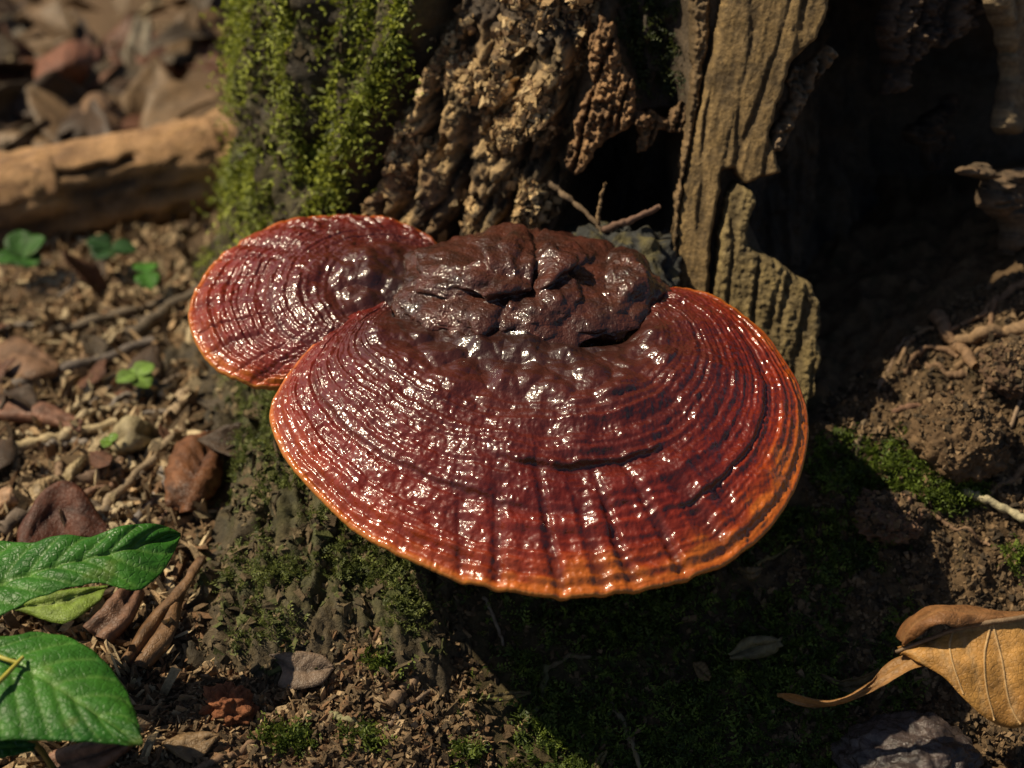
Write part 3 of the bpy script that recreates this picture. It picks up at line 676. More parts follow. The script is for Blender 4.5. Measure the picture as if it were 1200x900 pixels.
# ------------------------------------------------------------------ twigs, roots and sticks
def twig(name, pts, r0, r1, colr, label, cat='twig', group=None, lift=.4, seed=0, z=None, mat=None, sides=8, on=None):
    pts = np.asarray(pts, float)
    if pts.shape[1] == 3: P = np.array([atz(a, b, c) for a, b, c in pts])
    else: P = hit(pts[:, 0], pts[:, 1]) if on is None else on(pts)
    P = spline(P, 26); r = np.random.default_rng(seed)
    if name == 'stick': P = P[0] + (P[-1] - P[0]) * np.linspace(0, 1, 26)[:, None] + np.array([0, 0, r0 * .9])
    elif pts.shape[1] == 2 and on is None: P[:, 2] = np.maximum(P[:, 2], surf(P[:, 0], P[:, 1])) + r0 * lift
    P = P + .18 * r0 * np.stack([fbm(P3(np.linspace(0, 5, 26), 0 * P[:, 0] + seed, 0 * P[:, 0] + i), 2) for i in range(3)], -1) * 6
    V, F = tube_mesh(P, np.linspace(r0, r1, 26) * (1 + .15 * r.normal(size=26)), sides, seed)
    c = np.asarray(colr)[None] * (1 + .25 * fbm(V * 200, 2))[:, None]
    return obj(name, make_mesh(name, V, F, c), mat or M_TWIG, label=label, cat=cat, group=group)
TW = [
 ([(-30, 543), (60, 522), (138, 500)], .0024, .0020, (.42, .32, .18), 'straight pale tan stick on the sunny litter'),
 ([(100, 625), (150, 590), (190, 545), (214, 508)], .0022, .0016, (.26, .19, .12), 'brown stick running to the curled shell-like leaf'),
 ([(150, 625), (192, 570), (225, 525), (262, 488)], .0020, .0014, (.20, .17, .15), 'grey stick crossing beside the curled shell-like leaf'),
 ([(185, 620), (200, 590), (208, 570)], .0014, .0010, (.24, .14, .09), 'short reddish twig near the upper green leaf tip'),
 ([(92, 570), (120, 556), (148, 540)], .0028, .0018, (.17, .11, .075), 'stout dark twig end on the litter'),
 ([(98, 582), (135, 570), (168, 556)], .0016, .0012, (.24, .14, .09), 'thin reddish twig beside the stout dark twig'),
 ([(-30, 480), (60, 452), (130, 432), (180, 405)], .0030, .0022, (.16, .13, .11), 'long grey-brown stick lying below the green sprouts'),
 ([(203, 497), (212, 480), (218, 462)], .0030, .0026, (.40, .29, .18), 'short pale broken stick by the small cap'),
 ([(-20, 640), (30, 608), (60, 590)], .0026, .0018, (.15, .11, .08), 'dark stick above the upper green leaf'),
 ([(150, 400), (210, 360), (255, 330)], .0030, .0020, (.13, .10, .07), 'dark stick behind the small cap'),
 ([(60, 395), (150, 365), (240, 345)], .0026, .0016, (.17, .13, .09), 'brown stick on shady litter'),
 ([(416, 778), (440, 748), (466, 712)], .0011, .0007, (.16, .09, .05), 'thin brown twig leaning on the mossy root'),
 ([(440, 868), (482, 826), (538, 788)], .0010, .0006, (.22, .15, .10), 'thin straight twig across the wood crumbs'),
 ([(456, 832), (478, 808), (500, 788)], .0020, .0014, (.20, .13, .08), 'short stout twig on the wood crumbs'),
 ([(386, 838), (412, 846), (440, 860)], .0014, .0010, (.26, .24, .12), 'short greenish twig among the wood crumbs'),
 ([(492, 750), (515, 762), (534, 760)], .0010, .0007, (.24, .14, .10), 'small reddish twig at the edge of the shade'),
 ([(566, 700), (578, 722), (590, 757)], .0007, .0005, (.22, .17, .12), 'hair-thin curved rootlet under the cap'),
 ([(716, 826), (734, 858), (752, 905)], .0012, .0009, (.20, .16, .09), 'straight brown twig in the shaded moss'),
 ([(640, 780), (632, 830), (612, 850)], .0012, .0008, (.12, .11, .05), 'mossy twig in the shade of the cap'),
 ([(700, 885), (710, 870), (712, 850)], .0008, .0005, (.20, .13, .06), 'tiny upright stalk in the shaded moss'),
 ([(1128, 578), (1165, 594), (1230, 626)], .0017, .0015, (.42, .36, .22), 'pale straight stick sticking out of the soil bank'),
 ([(1002, 540), (1008, 512), (1016, 486)], .0013, .0008, (.18, .13, .08), 'short upright twig in the moss below the hollow'),
 ([(1030, 456), (1044, 430), (1066, 396)], .0011, .0006, (.20, .13, .08), 'thin twig leaning up into the black hollow'),
 ([(1100, 372), (1108, 392), (1120, 410), (1142, 432)], .0030, .0020, (.22, .13, .07), 'thick bent root on the soil bank'),
 ([(1230, 384), (1190, 390), (1150, 396), (1118, 404)], .0026, .0018, (.24, .15, .08), 'straight root entering the bank from the side'),
 ([(1122, 420), (1098, 408), (1078, 416), (1060, 440)], .0016, .0009, (.19, .11, .06), 'thin forked root hanging over the hollow edge'),
 ([(1132, 440), (1108, 440), (1084, 428)], .0014, .0010, (.17, .10, .055), 'short root below the bent root'),
 ([(1046, 484), (1084, 478), (1116, 462)], .0012, .0008, (.17, .09, .055), 'thin reddish root above the moss patch'),
 ([(1196, 470), (1176, 520), (1146, 572)], .0008, .0006, (.28, .19, .12), 'fine pale root across the round soil clod'),
 ([(1230, 520), (1190, 560), (1150, 592)], .0014, .0010, (.18, .11, .06), 'brown root low on the soil bank'),
 ([(1170, 350), (1150, 372), (1128, 380), (1104, 400)], .0014, .0008, (.22, .13, .07), 'thin root arching above the bent root'),
 ([(1230, 420), (1186, 424), (1160, 440), (1150, 470)], .0016, .0010, (.20, .12, .065), 'root curving down over the dark clod'),
 ([(1096, 386), (1076, 392), (1060, 412), (1052, 428)], .0012, .0007, (.21, .13, .07), 'wiry root reaching toward the black hollow'),
 ([(1160, 408), (1140, 418), (1118, 440), (1112, 458)], .0013, .0008, (.20, .12, .06), 'thin root dropping behind the round clod'),
 ([(1210, 330), (1180, 345), (1160, 372), (1166, 396)], .0018, .0010, (.19, .11, .06), 'knotty root at the upper end of the bank'),
 ([(1090, 600), (1120, 622), (1160, 640)], .0009, .0006, (.20, .12, .07), 'fine root lying on the crumbly soil'),
 ([(1010, 560), (1040, 548), (1075, 552)], .0008, .0005, (.18, .11, .06), 'fine dark root in the moss patch'),
 ([(880, 668), (905, 655), (935, 640)], .0010, .0006, (.20, .15, .06), 'small twig beside the orange cap rim'),
 ([(226, 905), (262, 892), (300, 872)], .0016, .0010, (.20, .12, .07), 'reddish bark sliver beside the small flat leaf'),
 ([(640, 786), (668, 770), (700, 772)], .0009, .0006, (.12, .09, .05), 'dark rootlet under the cap'),
]
for i, (pts, a, b, c, lab) in enumerate(TW):
    kind = 'root' if 'root' in lab.split(' in ')[0].split(' on ')[0] and 'twig' not in lab else ('stick' if 'stick' in lab else 'twig')
    twig(kind, pts, a, b, c, lab, kind, seed=100 + i)
on_hol = lambda p: stump_hit(p[:, 0], p[:, 1])[0] + np.array([0, -.004, 0])
twig('twig', [(642, 208), (668, 228), (694, 250), (706, 270)], .0012, .0007, (.18, .12, .07), 'thin crooked twig across the small dark hole', on=on_hol, seed=150)
twig('twig', [(700, 262), (702, 235), (709, 208)], .0009, .0005, (.22, .14, .07), 'tiny upright twig in front of the small dark hole', on=on_hol, seed=151)
twig('twig', [(706, 262), (738, 252), (772, 236)], .0016, .0010, (.16, .09, .06), 'short twig lying over the grey wood knob', on=on_hol, seed=152)

# ------------------------------------------------------------------ leaves
def leaf_grid(mid, ea, eb, nu=40, nv=13, bulge=.0, veins=7, vein_h=.0004, seed=0, wrinkle=.0006):
    def ctl(p):
        p = np.asarray(p, float); return spline(np.array([atz(a, b, c) for a, b, c in p]), nu)
    Mi, A, B = ctl(mid), ctl(ea), ctl(eb); v = np.linspace(-1, 1, nv); G = np.zeros((nu, nv, 3))
    for j, x in enumerate(v):
        G[:, j] = Mi * (1 - abs(x)) + (A if x < 0 else B) * abs(x)
    return sheet_detail(G, v, bulge, veins, vein_h, seed, wrinkle)
def sheet_detail(G, v, bulge, veins, vein_h, seed, wrinkle):
    nu, nv = G.shape[:2]; n = grid_normals(G)
    if n[nu // 2, nv // 2, 2] < 0: n = -n
    s = np.linspace(0, 1, nu)[:, None]; x = np.abs(v)[None]
    vp = (s - x * .16) * veins; vv = np.exp(-((vp - np.round(vp)) / .09) ** 2) * (x < .93)
    rib = np.exp(-(x / .055) ** 2) * np.ones_like(s)
    h = bulge * np.sin(np.clip(x, 0, 1) * np.pi) - vein_h * .5 * vv - vein_h * 1.0 * rib + wrinkle * fbm(G * 120, 3, off=seed)
    h = h - vein_h * .35 * np.cos(vp * 2 * np.pi)
    return G + n * h[..., None], vv, rib
def leaf_obj(name, G, vv, rib, cA, cB, cV, mat, parent=None, thick=.0002, seed=0, **kw):
    c = lerp(np.asarray(cB), np.asarray(cA), np.clip(.5 + 1.1 * fbm(G * 45, 3, off=seed), 0, 1))
    if mat is M_DEAD:
        c = lerp(c, np.asarray(cB) * .25, ss(fbm(G * 130, 3, off=seed + 31), .18, .42) * .75)
    else:
        c = lerp(c, np.array([.16, .20, .04]), ss(fbm(G * 90, 3, off=seed + 31), .2, .5) * .5)
    c = lerp(c, np.asarray(cV), np.clip(.55 * vv + .85 * rib, 0, 1))
    V, F = solid_sheet(G, thick); C = np.concatenate([c.reshape(-1, 3)] * 2)
    return obj(name, make_mesh(name, V, F, C), mat, parent, **kw)

# green seedling
seed_pl = thing('seedling', 'seedling with large glossy green leaves at the edge of the litter', 'plant')
G_A, G_B, G_V = (.075, .25, .025), (.035, .145, .018), (.17, .33, .07)
g = leaf_grid([(-60, 706, .046), (0, 684, .050), (70, 662, .054), (140, 645, .056), (211, 626, .052)],
              [(-60, 640, .050), (0, 634, .053), (35, 636, .055), (72, 627, .058), (108, 629, .057), (140, 617, .060), (182, 614, .058), (212, 624, .053)],
              [(-60, 752, .044), (0, 723, .048), (35, 704, .050), (80, 689, .052), (120, 684, .052), (160, 692, .050), (192, 668, .050), (212, 629, .052)], 90, 41, .0008, 9, .0008, 1)
leaf_obj('leaf', *g, G_A, G_B, G_V, M_GREEN, seed_pl, seed=1)
g = leaf_grid([(-60, 740, .044), (20, 775, .046), (92, 822, .044), (167, 874, .038)],
              [(-70, 745, .044), (0, 746, .046), (46, 741, .046), (86, 749, .045), (120, 772, .043), (146, 806, .041), (161, 842, .039), (168, 873, .038)],
              [(-80, 850, .040), (-20, 868, .041), (0, 867, .041), (60, 868, .040), (120, 871, .039), (166, 875, .038)], 90, 41, .0012, 9, .0007, 2)
leaf_obj('leaf', *g, G_A, (.03, .14, .018), G_V, M_GREEN, seed_pl, seed=3)
g = leaf_grid([(-40, 878, .026), (0, 876, .027), (42, 874, .027)], [(-40, 860, .028), (0, 860, .028), (42, 872, .027)], [(-40, 896, .025), (0, 889, .026), (40, 880, .027)], 30, 11, .0004, 5, .0003, 3)
leaf_obj('leaf', *g, (.03, .13, .018), (.02, .09, .014), G_V, M_GREEN, seed_pl, seed=4)
def stem(pts, r0, r1, c, parent, name='stem'):
    P = spline(np.array([atz(*p) for p in pts]), 20); V, F = tube_mesh(P, np.linspace(r0, r1, 20), 8, 3, .04)
    return obj(name, make_mesh(name, V, F, np.broadcast_to(np.asarray(c), V.shape)), M_PETIOLE, parent)
stem([(16, 772, .0455), (20, 815, .038), (36, 862, .024), (52, 885, .012), (72, 915, -.003)], .0009, .0012, (.10, .09, .02), seed_pl)
stem([(-40, 752, .047), (0, 770, .0478), (22, 777, .0475)], .0009, .0006, (.38, .34, .05), seed_pl, 'petiole')
stem([(-30, 825, .047), (0, 798, .0485), (27, 770, .0482)], .0010, .0006, (.38, .33, .05), seed_pl, 'petiole')
stem([(-90, 765, .035), (-60, 706, .046), (-20, 692, .0485)], .0011, .0007, (.10, .13, .02), seed_pl, 'petiole')
stem([(-90, 765, .035), (-60, 790, .028), (0, 850, .022), (36, 862, .024)], .0012, .0010, (.10, .11, .02), seed_pl)
rebase(seed_pl)

# big dry leaf at the right
D_A, D_B, D_V = (.54, .28, .07), (.31, .14, .035), (.42, .28, .14)
dry = thing('dry_leaf', 'large golden brown dry leaf with curled tail over the wet stone', 'leaf')
mid = [(1054, 763, .026), (1085, 751, .031), (1120, 738, .036), (1160, 730, .040), (1200, 724, .042), (1270, 708, .044)]
low = [(1056, 765, .025), (1075, 776, .027), (1104, 792, .027), (1126, 815, .024), (1150, 838, .019), (1176, 852, .016), (1204, 850, .018), (1275, 820, .020)]
upp = [(1054, 761, .026), (1084, 749.5, .0312), (1119, 736.5, .0362), (1159, 728.5, .0402), (1200, 722, .0422), (1270, 706, .0442)]
g = leaf_grid(mid, upp, low, 50, 25, .0016, 6, .0003, 5, .0016); BLADE = g[0]
leaf_obj('blade', *g, D_A, D_B, D_V, M_DEAD, dry, seed=5)
ufm = [(1056, 752, .031), (1068, 735, .037), (1086, 722, .042), (1100, 715, .044), (1130, 716, .043), (1165, 720, .042), (1200, 722, .041), (1270, 706, .042)]
ufa = [(1050, 745, .024), (1062, 726, .030), (1078, 716, .034), (1096, 710, .037), (1130, 710, .037), (1170, 716, .036), (1210, 716, .035), (1270, 696, .035)]
ufb = [(1056, 757, .028), (1078, 745, .036), (1090, 735, .041), (1106, 731, .043), (1122, 735, .041), (1160, 729, .0410), (1200, 723.5, .0420), (1270, 707, .0440)]
g = leaf_grid(ufm, ufa, ufb, 44, 13, .0008, 5, .0004, 6, .0008)
leaf_obj('blade', *g, (.34, .16, .06), (.20, .085, .03), (.3, .15, .06), M_DEAD, dry, seed=6)
tm = [(911, 815, .008), (930, 819, .008), (957, 824, .009), (985, 823, .012), (1012, 809, .016), (1040, 792, .021), (1066, 775, .025), (1082, 772, .026)]
ta = [(911, 814.5, .009), (928, 812, .012), (948, 818, .012), (978, 822, .013), (1016, 803, .018), (1036, 781, .020), (1058, 768, .024), (1080, 764, .0255)]
tb = [(911, 816, .007), (934, 826, .006), (957, 829.5, .006), (982, 826, .009), (1010, 816, .014), (1040, 801, .021), (1066, 786, .025), (1084, 780, .026)]
g = leaf_grid(tm, ta, tb, 44, 11, .0008, 3, .0002, 7, .0006)
leaf_obj('curled_tail', *g, (.42, .22, .07), (.22, .105, .04), (.36, .2, .08), M_DEAD, dry, seed=7)
P = spline(np.array([atz(*p) for p in [(1050, 764, .0262), (1085, 750.3, .0322), (1120, 737.3, .0372), (1160, 729.3, .0412), (1200, 723.3, .0432), (1270, 707, .0452)]]), 30)
V, F = tube_mesh(P, np.linspace(.0006, .0011, 30), 8, 2, .05); obj('midrib', make_mesh('midrib', V, F, np.broadcast_to((.20, .13, .075), V.shape)), M_TWIG, dry)
nB = grid_normals(BLADE); nB = nB if nB[20, 12, 2] > 0 else -nB
for pts in ([(.30, .02), (.285, .35), (.31, .7), (.36, .95)], [(.50, .02), (.47, .35), (.485, .7), (.53, .97)], [(.51, .02), (.56, .35), (.60, .7), (.66, .97)], [(.74, .02), (.78, .5), (.85, .97)]):
    q = spline(np.array(pts), 24); fi = q[:, 0] * 49; fj = 12 + q[:, 1] * 12
    i0 = np.clip(fi.astype(int), 0, 48); j0 = np.clip(fj.astype(int), 0, 23); u = (fi - i0)[:, None]; w = (fj - j0)[:, None]
    bil = lambda A: (A[i0, j0] * (1 - u) + A[i0 + 1, j0] * u) * (1 - w) + (A[i0, j0 + 1] * (1 - u) + A[i0 + 1, j0 + 1] * u) * w
    V, F = tube_mesh(bil(BLADE) + bil(nB) * .0002, np.linspace(.00042, .00026, 24), 6, 2, .05)
    obj('vein', make_mesh('vein', V, F, np.broadcast_to((.46, .29, .13), V.shape)), M_TWIG, dry)
rebase(dry)
def px_leaf(mid, a, b, colA, colB, label, seed, bulge=.001, veins=5, name='dry_leaf', nu=26, nv=11, mat=None, lift=.003, cat='leaf', group=None, zz=None, cV=None, vein_h=.0004, wrinkle=.0011):
    def up(p):
        p = np.array([(*q, 0)[:3] for q in p], float); h = hit(p[:, 0], p[:, 1])
        extra = p[:, 2]
        return spline(np.array([atz(x, y, z) for x, y, z in np.c_[p[:, :2], h[:, 2] + lift + extra]]), nu)
    Mi, A, B = up(mid), up(a), up(b); v = np.linspace(-1, 1, nv)
    G = np.stack([Mi * (1 - abs(x)) + (A if x < 0 else B) * abs(x) for x in v], 1)
    G, vv, rib = sheet_detail(G, v, bulge, veins, vein_h, seed, wrinkle)
    return leaf_obj(name, G, vv, rib, colA, colB, cV if cV is not None else np.asarray(colB) * .7, mat or M_DEAD, None, seed=seed, label=label, cat=cat, group=group)
px_leaf([(962, 791), (985, 802, .001), (1008, 802, .003), (1030, 788, .006)], [(962, 790), (982, 797, .003), (1006, 794, .005), (1030, 784, .008)], [(962, 792), (978, 804), (1000, 812, .001), (1028, 798, .004)], (.22, .15, .07), (.12, .08, .04), 'small olive brown leaf tucked behind the curled leaf tail', 11)
px_leaf([(316, 768), (345, 784), (391, 782)], [(316, 767), (350, 763), (378, 768), (392, 781)], [(316, 769), (332, 785), (326, 804), (352, 808), (378, 800), (391, 784)], (.26, .18, .125), (.17, .115, .08), 'flat grey-brown leaf with a notch lying on wood crumbs', 12, bulge=.0005)
px_leaf([(190, 872), (222, 872), (257, 862)], [(190, 870), (215, 860), (240, 857), (258, 861)], [(190, 874), (210, 888), (230, 893), (258, 864)], (.30, .19, .09), (.19, .115, .055), 'small flat tan leaf at the foot of the root', 13, bulge=.0006)
px_leaf([(563, 818), (590, 815), (622, 811)], [(563, 816), (590, 810), (622, 810)], [(563, 820), (590, 822), (622, 813)], (.20, .15, .06), (.12, .09, .04), 'narrow brown leaf sliver in the shaded moss', 14, bulge=.0004)
px_leaf([(812, 778), (822, 786), (832, 796)], [(812, 776), (826, 776), (834, 792)], [(812, 780), (820, 796), (832, 798)], (.24, .15, .06), (.16, .10, .04), 'tiny oval tan leaf in the shaded moss', 15, bulge=.0004)
px_leaf([(698, 900), (704, 888), (711, 880)], [(696, 898), (700, 886), (711, 879)], [(702, 902), (709, 890), (712, 881)], (.25, .20, .08), (.16, .12, .05), 'tiny upright yellowish leaf at the moss edge', 16, bulge=.0003)
px_leaf([(856, 770), (880, 760, .002), (915, 752, .002)], [(856, 766), (872, 748, .003), (900, 745, .003), (916, 750)], [(856, 774), (880, 773), (905, 768), (916, 754)], (.28, .24, .12), (.16, .13, .07), 'crumpled pale olive leaf in the shaded moss', 17, bulge=.0014)
px_leaf([(868, 668), (880, 674, .002), (890, 668)], [(866, 664), (878, 664, .003), (892, 664)], [(868, 672), (880, 682), (892, 672)], (.24, .17, .08), (.15, .1, .05), 'little brown leaf under the orange rim', 18, bulge=.0006)
# litter leaves that can be told apart
px_leaf([(20, 712, .003), (65, 706, .006), (126, 688, .006)], [(20, 708, .003), (60, 694, .008), (126, 686, .007)], [(20, 716, .002), (75, 730, .004), (120, 702, .006)], (.24, .34, .05), (.15, .22, .03), 'pale lime green fallen leaf between the seedling leaves', 19, bulge=.001, cV=(.3, .38, .1))
px_leaf([(206, 600, .003), (222, 560, .012), (254, 512, .006)], [(196, 590, .001), (194, 550, .004), (212, 516, .006), (250, 510, .006)], [(228, 602, .002), (256, 572, .004), (262, 540, .004), (258, 514, .006)], (.24, .10, .042), (.13, .052, .024), 'curled shell-shaped reddish brown leaf against the root', 20, bulge=.0035, veins=7, vein_h=.0016)
px_leaf([(-10, 425, .002), (30, 412, .010), (68, 435, .003)], [(-10, 408, .002), (25, 395, .006), (66, 428, .003)], [(-10, 440), (30, 444, .003), (66, 440, .002)], (.30, .17, .10), (.20, .11, .06), 'dull brown leaf beside the long grey-brown stick', 21, bulge=.002)
px_leaf([(-10, 478, .002), (45, 482, .006), (96, 500, .002)], [(-10, 470, .003), (50, 470, .006), (98, 494, .002)], [(-10, 492), (45, 498, .002), (95, 506)], (.32, .16, .10), (.22, .10, .06), 'long reddish leaf below the grey-brown stick', 22, bulge=.0015)
px_leaf([(22, 648, .002), (60, 600, .006), (95, 600, .008), (128, 622, .001)], [(20, 622, .006), (52, 574, .012), (88, 566, .013), (126, 616, .002)], [(30, 660), (70, 640, .001), (100, 634, .001), (128, 628)], (.16, .055, .03), (.09, .032, .02), 'dark red-brown arched leaf above the green leaves', 23, bulge=.0005)
px_leaf([(150, 782), (188, 735, .004), (236, 655, .005)], [(140, 775), (172, 725, .003), (205, 690, .006), (232, 652, .006)], [(175, 785), (205, 745, .003), (216, 700, .004), (240, 658, .004)], (.28, .155, .075), (.17, .09, .042), 'long twisted tan leaf strip at the foot of the root', 24, bulge=.003, veins=4)
px_leaf([(60, 900, .002), (110, 885, .006), (150, 870)], [(60, 880, .004), (105, 868, .008), (148, 862)], [(70, 915), (115, 905, .002), (150, 880)], (.32, .17, .11), (.20, .10, .06), 'reddish leaf under the lower green leaf', 25, bulge=.002)
px_leaf([(110, 745, .003), (140, 715, .008), (160, 685, .004)], [(98, 735, .003), (125, 705, .008), (150, 680, .004)], [(130, 756), (155, 728, .003), (170, 695, .002)], (.28, .15, .09), (.18, .09, .055), 'brown folded leaf behind the seedling leaves', 26, bulge=.003)
px_leaf([(138, 520, .002), (155, 505, .010), (180, 516)], [(134, 508, .003), (150, 488, .010), (178, 500, .002)], [(138, 534), (158, 530, .002), (180, 526)], (.46, .38, .22), (.34, .26, .14), 'pale cream curled leaf among the sticks', 27, bulge=.003)
px_leaf([(76, 566), (86, 550, .003), (98, 536, .002)], [(72, 560), (80, 545, .003), (96, 534, .002)], [(82, 568), (94, 555), (100, 540)], (.52, .40, .22), (.38, .28, .15), 'small pale straw chip below the tan stick', 28, bulge=.0005)
px_leaf([(36, 582), (48, 574, .003), (62, 562, .002)], [(34, 574), (44, 564, .003), (60, 558, .002)], [(40, 588), (52, 582), (64, 568)], (.56, .40, .22), (.40, .28, .15), 'bright straw chip beside the arched dark leaf', 29, bulge=.0005)
px_leaf([(-5, 590), (12, 580, .003), (26, 586)], [(-5, 578), (10, 570, .003), (24, 580)], [(-5, 598), (12, 594), (26, 592)], (.56, .34, .20), (.40, .24, .14), 'orange-tan chip at the far edge of the litter', 30, bulge=.0005)
px_leaf([(40, 95, .01), (80, 75, .02), (118, 70, .01)], [(42, 72, .01), (82, 48, .02), (116, 56, .01)], [(44, 106), (82, 104, .004), (118, 88, .004)], (.30, .125, .07), (.2, .08, .045), 'broad reddish leaf behind the fallen log', 41, bulge=.0008)
px_leaf([(160, 100), (160, 65, .006), (168, 25, .004)], [(145, 95), (146, 60, .004), (156, 25, .004)], [(178, 98), (182, 60, .003), (178, 28, .002)], (.34, .29, .20), (.25, .2, .14), 'long grey-tan leaf behind the fallen log', 42, bulge=.003)
px_leaf([(85, 165), (115, 130, .012), (150, 140)], [(80, 150), (108, 108, .012), (148, 125)], [(95, 172), (120, 165, .004), (150, 155)], (.36, .22, .12), (.24, .14, .08), 'arched tan leaf resting against the fallen log', 43, bulge=.001)

# random litter: many dry leaves, told apart only by their place
def litter_mesh(name, L, Wd, curl, arch, cA, cB, seed):
    nu, nv = 14, 7; s = np.linspace(0, 1, nu)[:, None]; v = np.linspace(-1, 1, nv)[None]
    wdt = Wd / 2 * np.sin(np.pi * s ** .8) ** 1.1 * (1 + .25 * fbm(P3(s * 6, 0 * s, 0 * s + seed), 2)) + .0005; x = (s - .5) * L; y = v * wdt
    z = arch * (1 - (2 * s - 1) ** 2) + curl * (y / (Wd / 2)) ** 2 + .15 * Wd * fbm(P3(s * 3 + 0 * v, v * 1.5 + 0 * s, 0 * s * v + seed), 2)
    G = P3(x + 0 * y, y, z)
    vv = 0 * y; rib = np.exp(-(v / .15) ** 2) * np.ones_like(s)
    c = lerp(np.asarray(cB), np.asarray(cA), np.clip(.5 + fbm(G * 60, 3, off=seed), 0, 1)); c = lerp(c, np.asarray(cB) * .6, rib * .5)
    V, F = solid_sheet(G, .0004); me = make_mesh(name, V, F, np.concatenate([c.reshape(-1, 3)] * 2)); me.materials.append(M_DEAD); return me
KINDS = [('tan', (.25, .155, .08), (.15, .095, .05)), ('red-brown', (.19, .085, .045), (.12, .052, .03)), ('grey-brown', (.15, .112, .073), (.095, .07, .047)), ('dark brown', (.10, .06, .036), (.06, .038, .024))]
def where(b):
    return 'behind the fallen log' if b < 140 else 'beside the fallen log' if b < 290 else 'around the green sprouts' if b < 450 else 'among the sticks near the mossy root'
r = np.random.default_rng(77)
MESHES = {k[0]: [litter_mesh('litter_leaf', r.uniform(.03, .055), r.uniform(.011, .022), r.uniform(-.003, .006), r.uniform(-.003, .006), k[1], k[2], 10 * i + j) for j in range(4)] for i, k in enumerate(KINDS)}
n_l = 0
while n_l < 140:
    x = r.uniform(-.85, .12); y = r.uniform(.02, 1.5)
    if math.hypot(x - .06, y - .30) < .25 or x > -.05 and y < .55: continue
    a, b = project(np.array([x, y, float(surf(np.array(x), np.array(y)))]))
    if a < -60 or a > 330 or b < -60 or b > 560: continue
    if b > 270 and r.random() < .55: continue
    kname = KINDS[r.integers(0, 4)][0]; me = MESHES[kname][r.integers(0, 4)]
    o = obj('litter_leaf', me, label='%s fallen leaf in the litter %s' % (kname, where(b)), cat='leaf', group='%s fallen leaves %s' % (kname, where(b)))
    o.location = (x, y, float(surf(np.array(x), np.array(y))) + r.uniform(.001, .008)); o.rotation_euler = (r.normal() * .3, r.normal() * .3, r.uniform(0, 6.28))
    sc_ = r.uniform(1.0, 1.9) if b < 200 else r.uniform(.4, .85); o.scale = (sc_, sc_, sc_); n_l += 1

SK = [('pale', (.40, .31, .19)), ('brown', (.22, .14, .085)), ('grey', (.24, .20, .165)), ('dark', (.11, .08, .055))]
for i in range(84):
    a = r.uniform(-20, 265); b = r.uniform(285, 640) if i < 70 else r.uniform(10, 130); ang = r.normal(.55, .45); ln_ = r.uniform(18, 60)
    if a > 225 and b > 440: a -= 90
    kn_, kc_ = SK[r.integers(0, 4) if r.random() < .65 else 0]; dx, dy = math.cos(ang) * ln_, -math.sin(ang) * ln_ * .8
    bend = r.normal() * 4; rad0 = r.uniform(.0008, .0022)
    twig('twig', [(a - dx / 2, b - dy / 2), (a + bend, b + bend), (a + dx / 2, b + dy / 2)], rad0, rad0 * .75, kc_, '%s twig strewn in the litter %s' % (kn_, where(b)), 'twig', '%s twigs %s' % (kn_, where(b)), lift=.9, seed=300 + i, sides=6)

# ------------------------------------------------------------------ fallen log in the background
log = thing('fallen_log', 'thick weathered fallen log lying behind the green sprouts', 'log')
ends = hit(np.array([-150., 40., 160., 275.]), np.array([302., 262., 238., 212.])) + np.array([0, 0, .013])
P = spline(ends, 60); A_ = np.linspace(0, 2 * np.pi, 48, endpoint=False)
Tn = unit(np.gradient(P, axis=0)); U1 = unit(np.cross(Tn, [0, 0, 1.])); U2 = np.cross(U1, Tn)
rad = .0225 * (1 + .12 * fbm(P3(np.linspace(0, 6, 60), 0 * P[:, 0], 0 * P[:, 0]), 2))[:, None] * (1 + .10 * fbm(P3(np.cos(A_) * 1.4, np.sin(A_) * 1.4, 0 * A_), 3))[None]
lv = P[:, None] + rad[..., None] * (np.cos(A_)[None, :, None] * U1[:, None] + np.sin(A_)[None, :, None] * U2[:, None])
gl = fbm(P3(np.linspace(0, 3.5, 60)[:, None] + 0 * A_[None], 2.6 * np.cos(A_)[None] + 0 * P[:, :1], 2.6 * np.sin(A_)[None] + 0 * P[:, :1]), 4, gain=.6)
lv = lv + unit(lv - P[:, None]) * (.012 * gl + .003 * fbm(lv * 120, 3))[..., None]
lc = lerp(np.array([.09, .06, .04]), np.array([.48, .28, .13]), np.clip(.5 + gl * 1.8 + .5 * fbm(lv * 60, 3), 0, 1))
V = np.vstack([lv.reshape(-1, 3), P[:1], P[-1:]]); F = grid_faces(60, 48, wrap_v=True); kk = np.arange(48); b_ = 59 * 48
F = np.concatenate([F, np.stack([np.full(24, len(V) - 2), kk[1::2], kk[0::2], (kk[0::2] - 1) % 48], -1), np.stack([np.full(24, len(V) - 1), b_ + (kk[0::2] - 1) % 48, b_ + kk[0::2], b_ + kk[1::2]], -1)])
obj('wood', make_mesh('log_wood', V, F, np.vstack([lc.reshape(-1, 3), [[.3, .18, .1]] * 2])), M_WOOD, log)
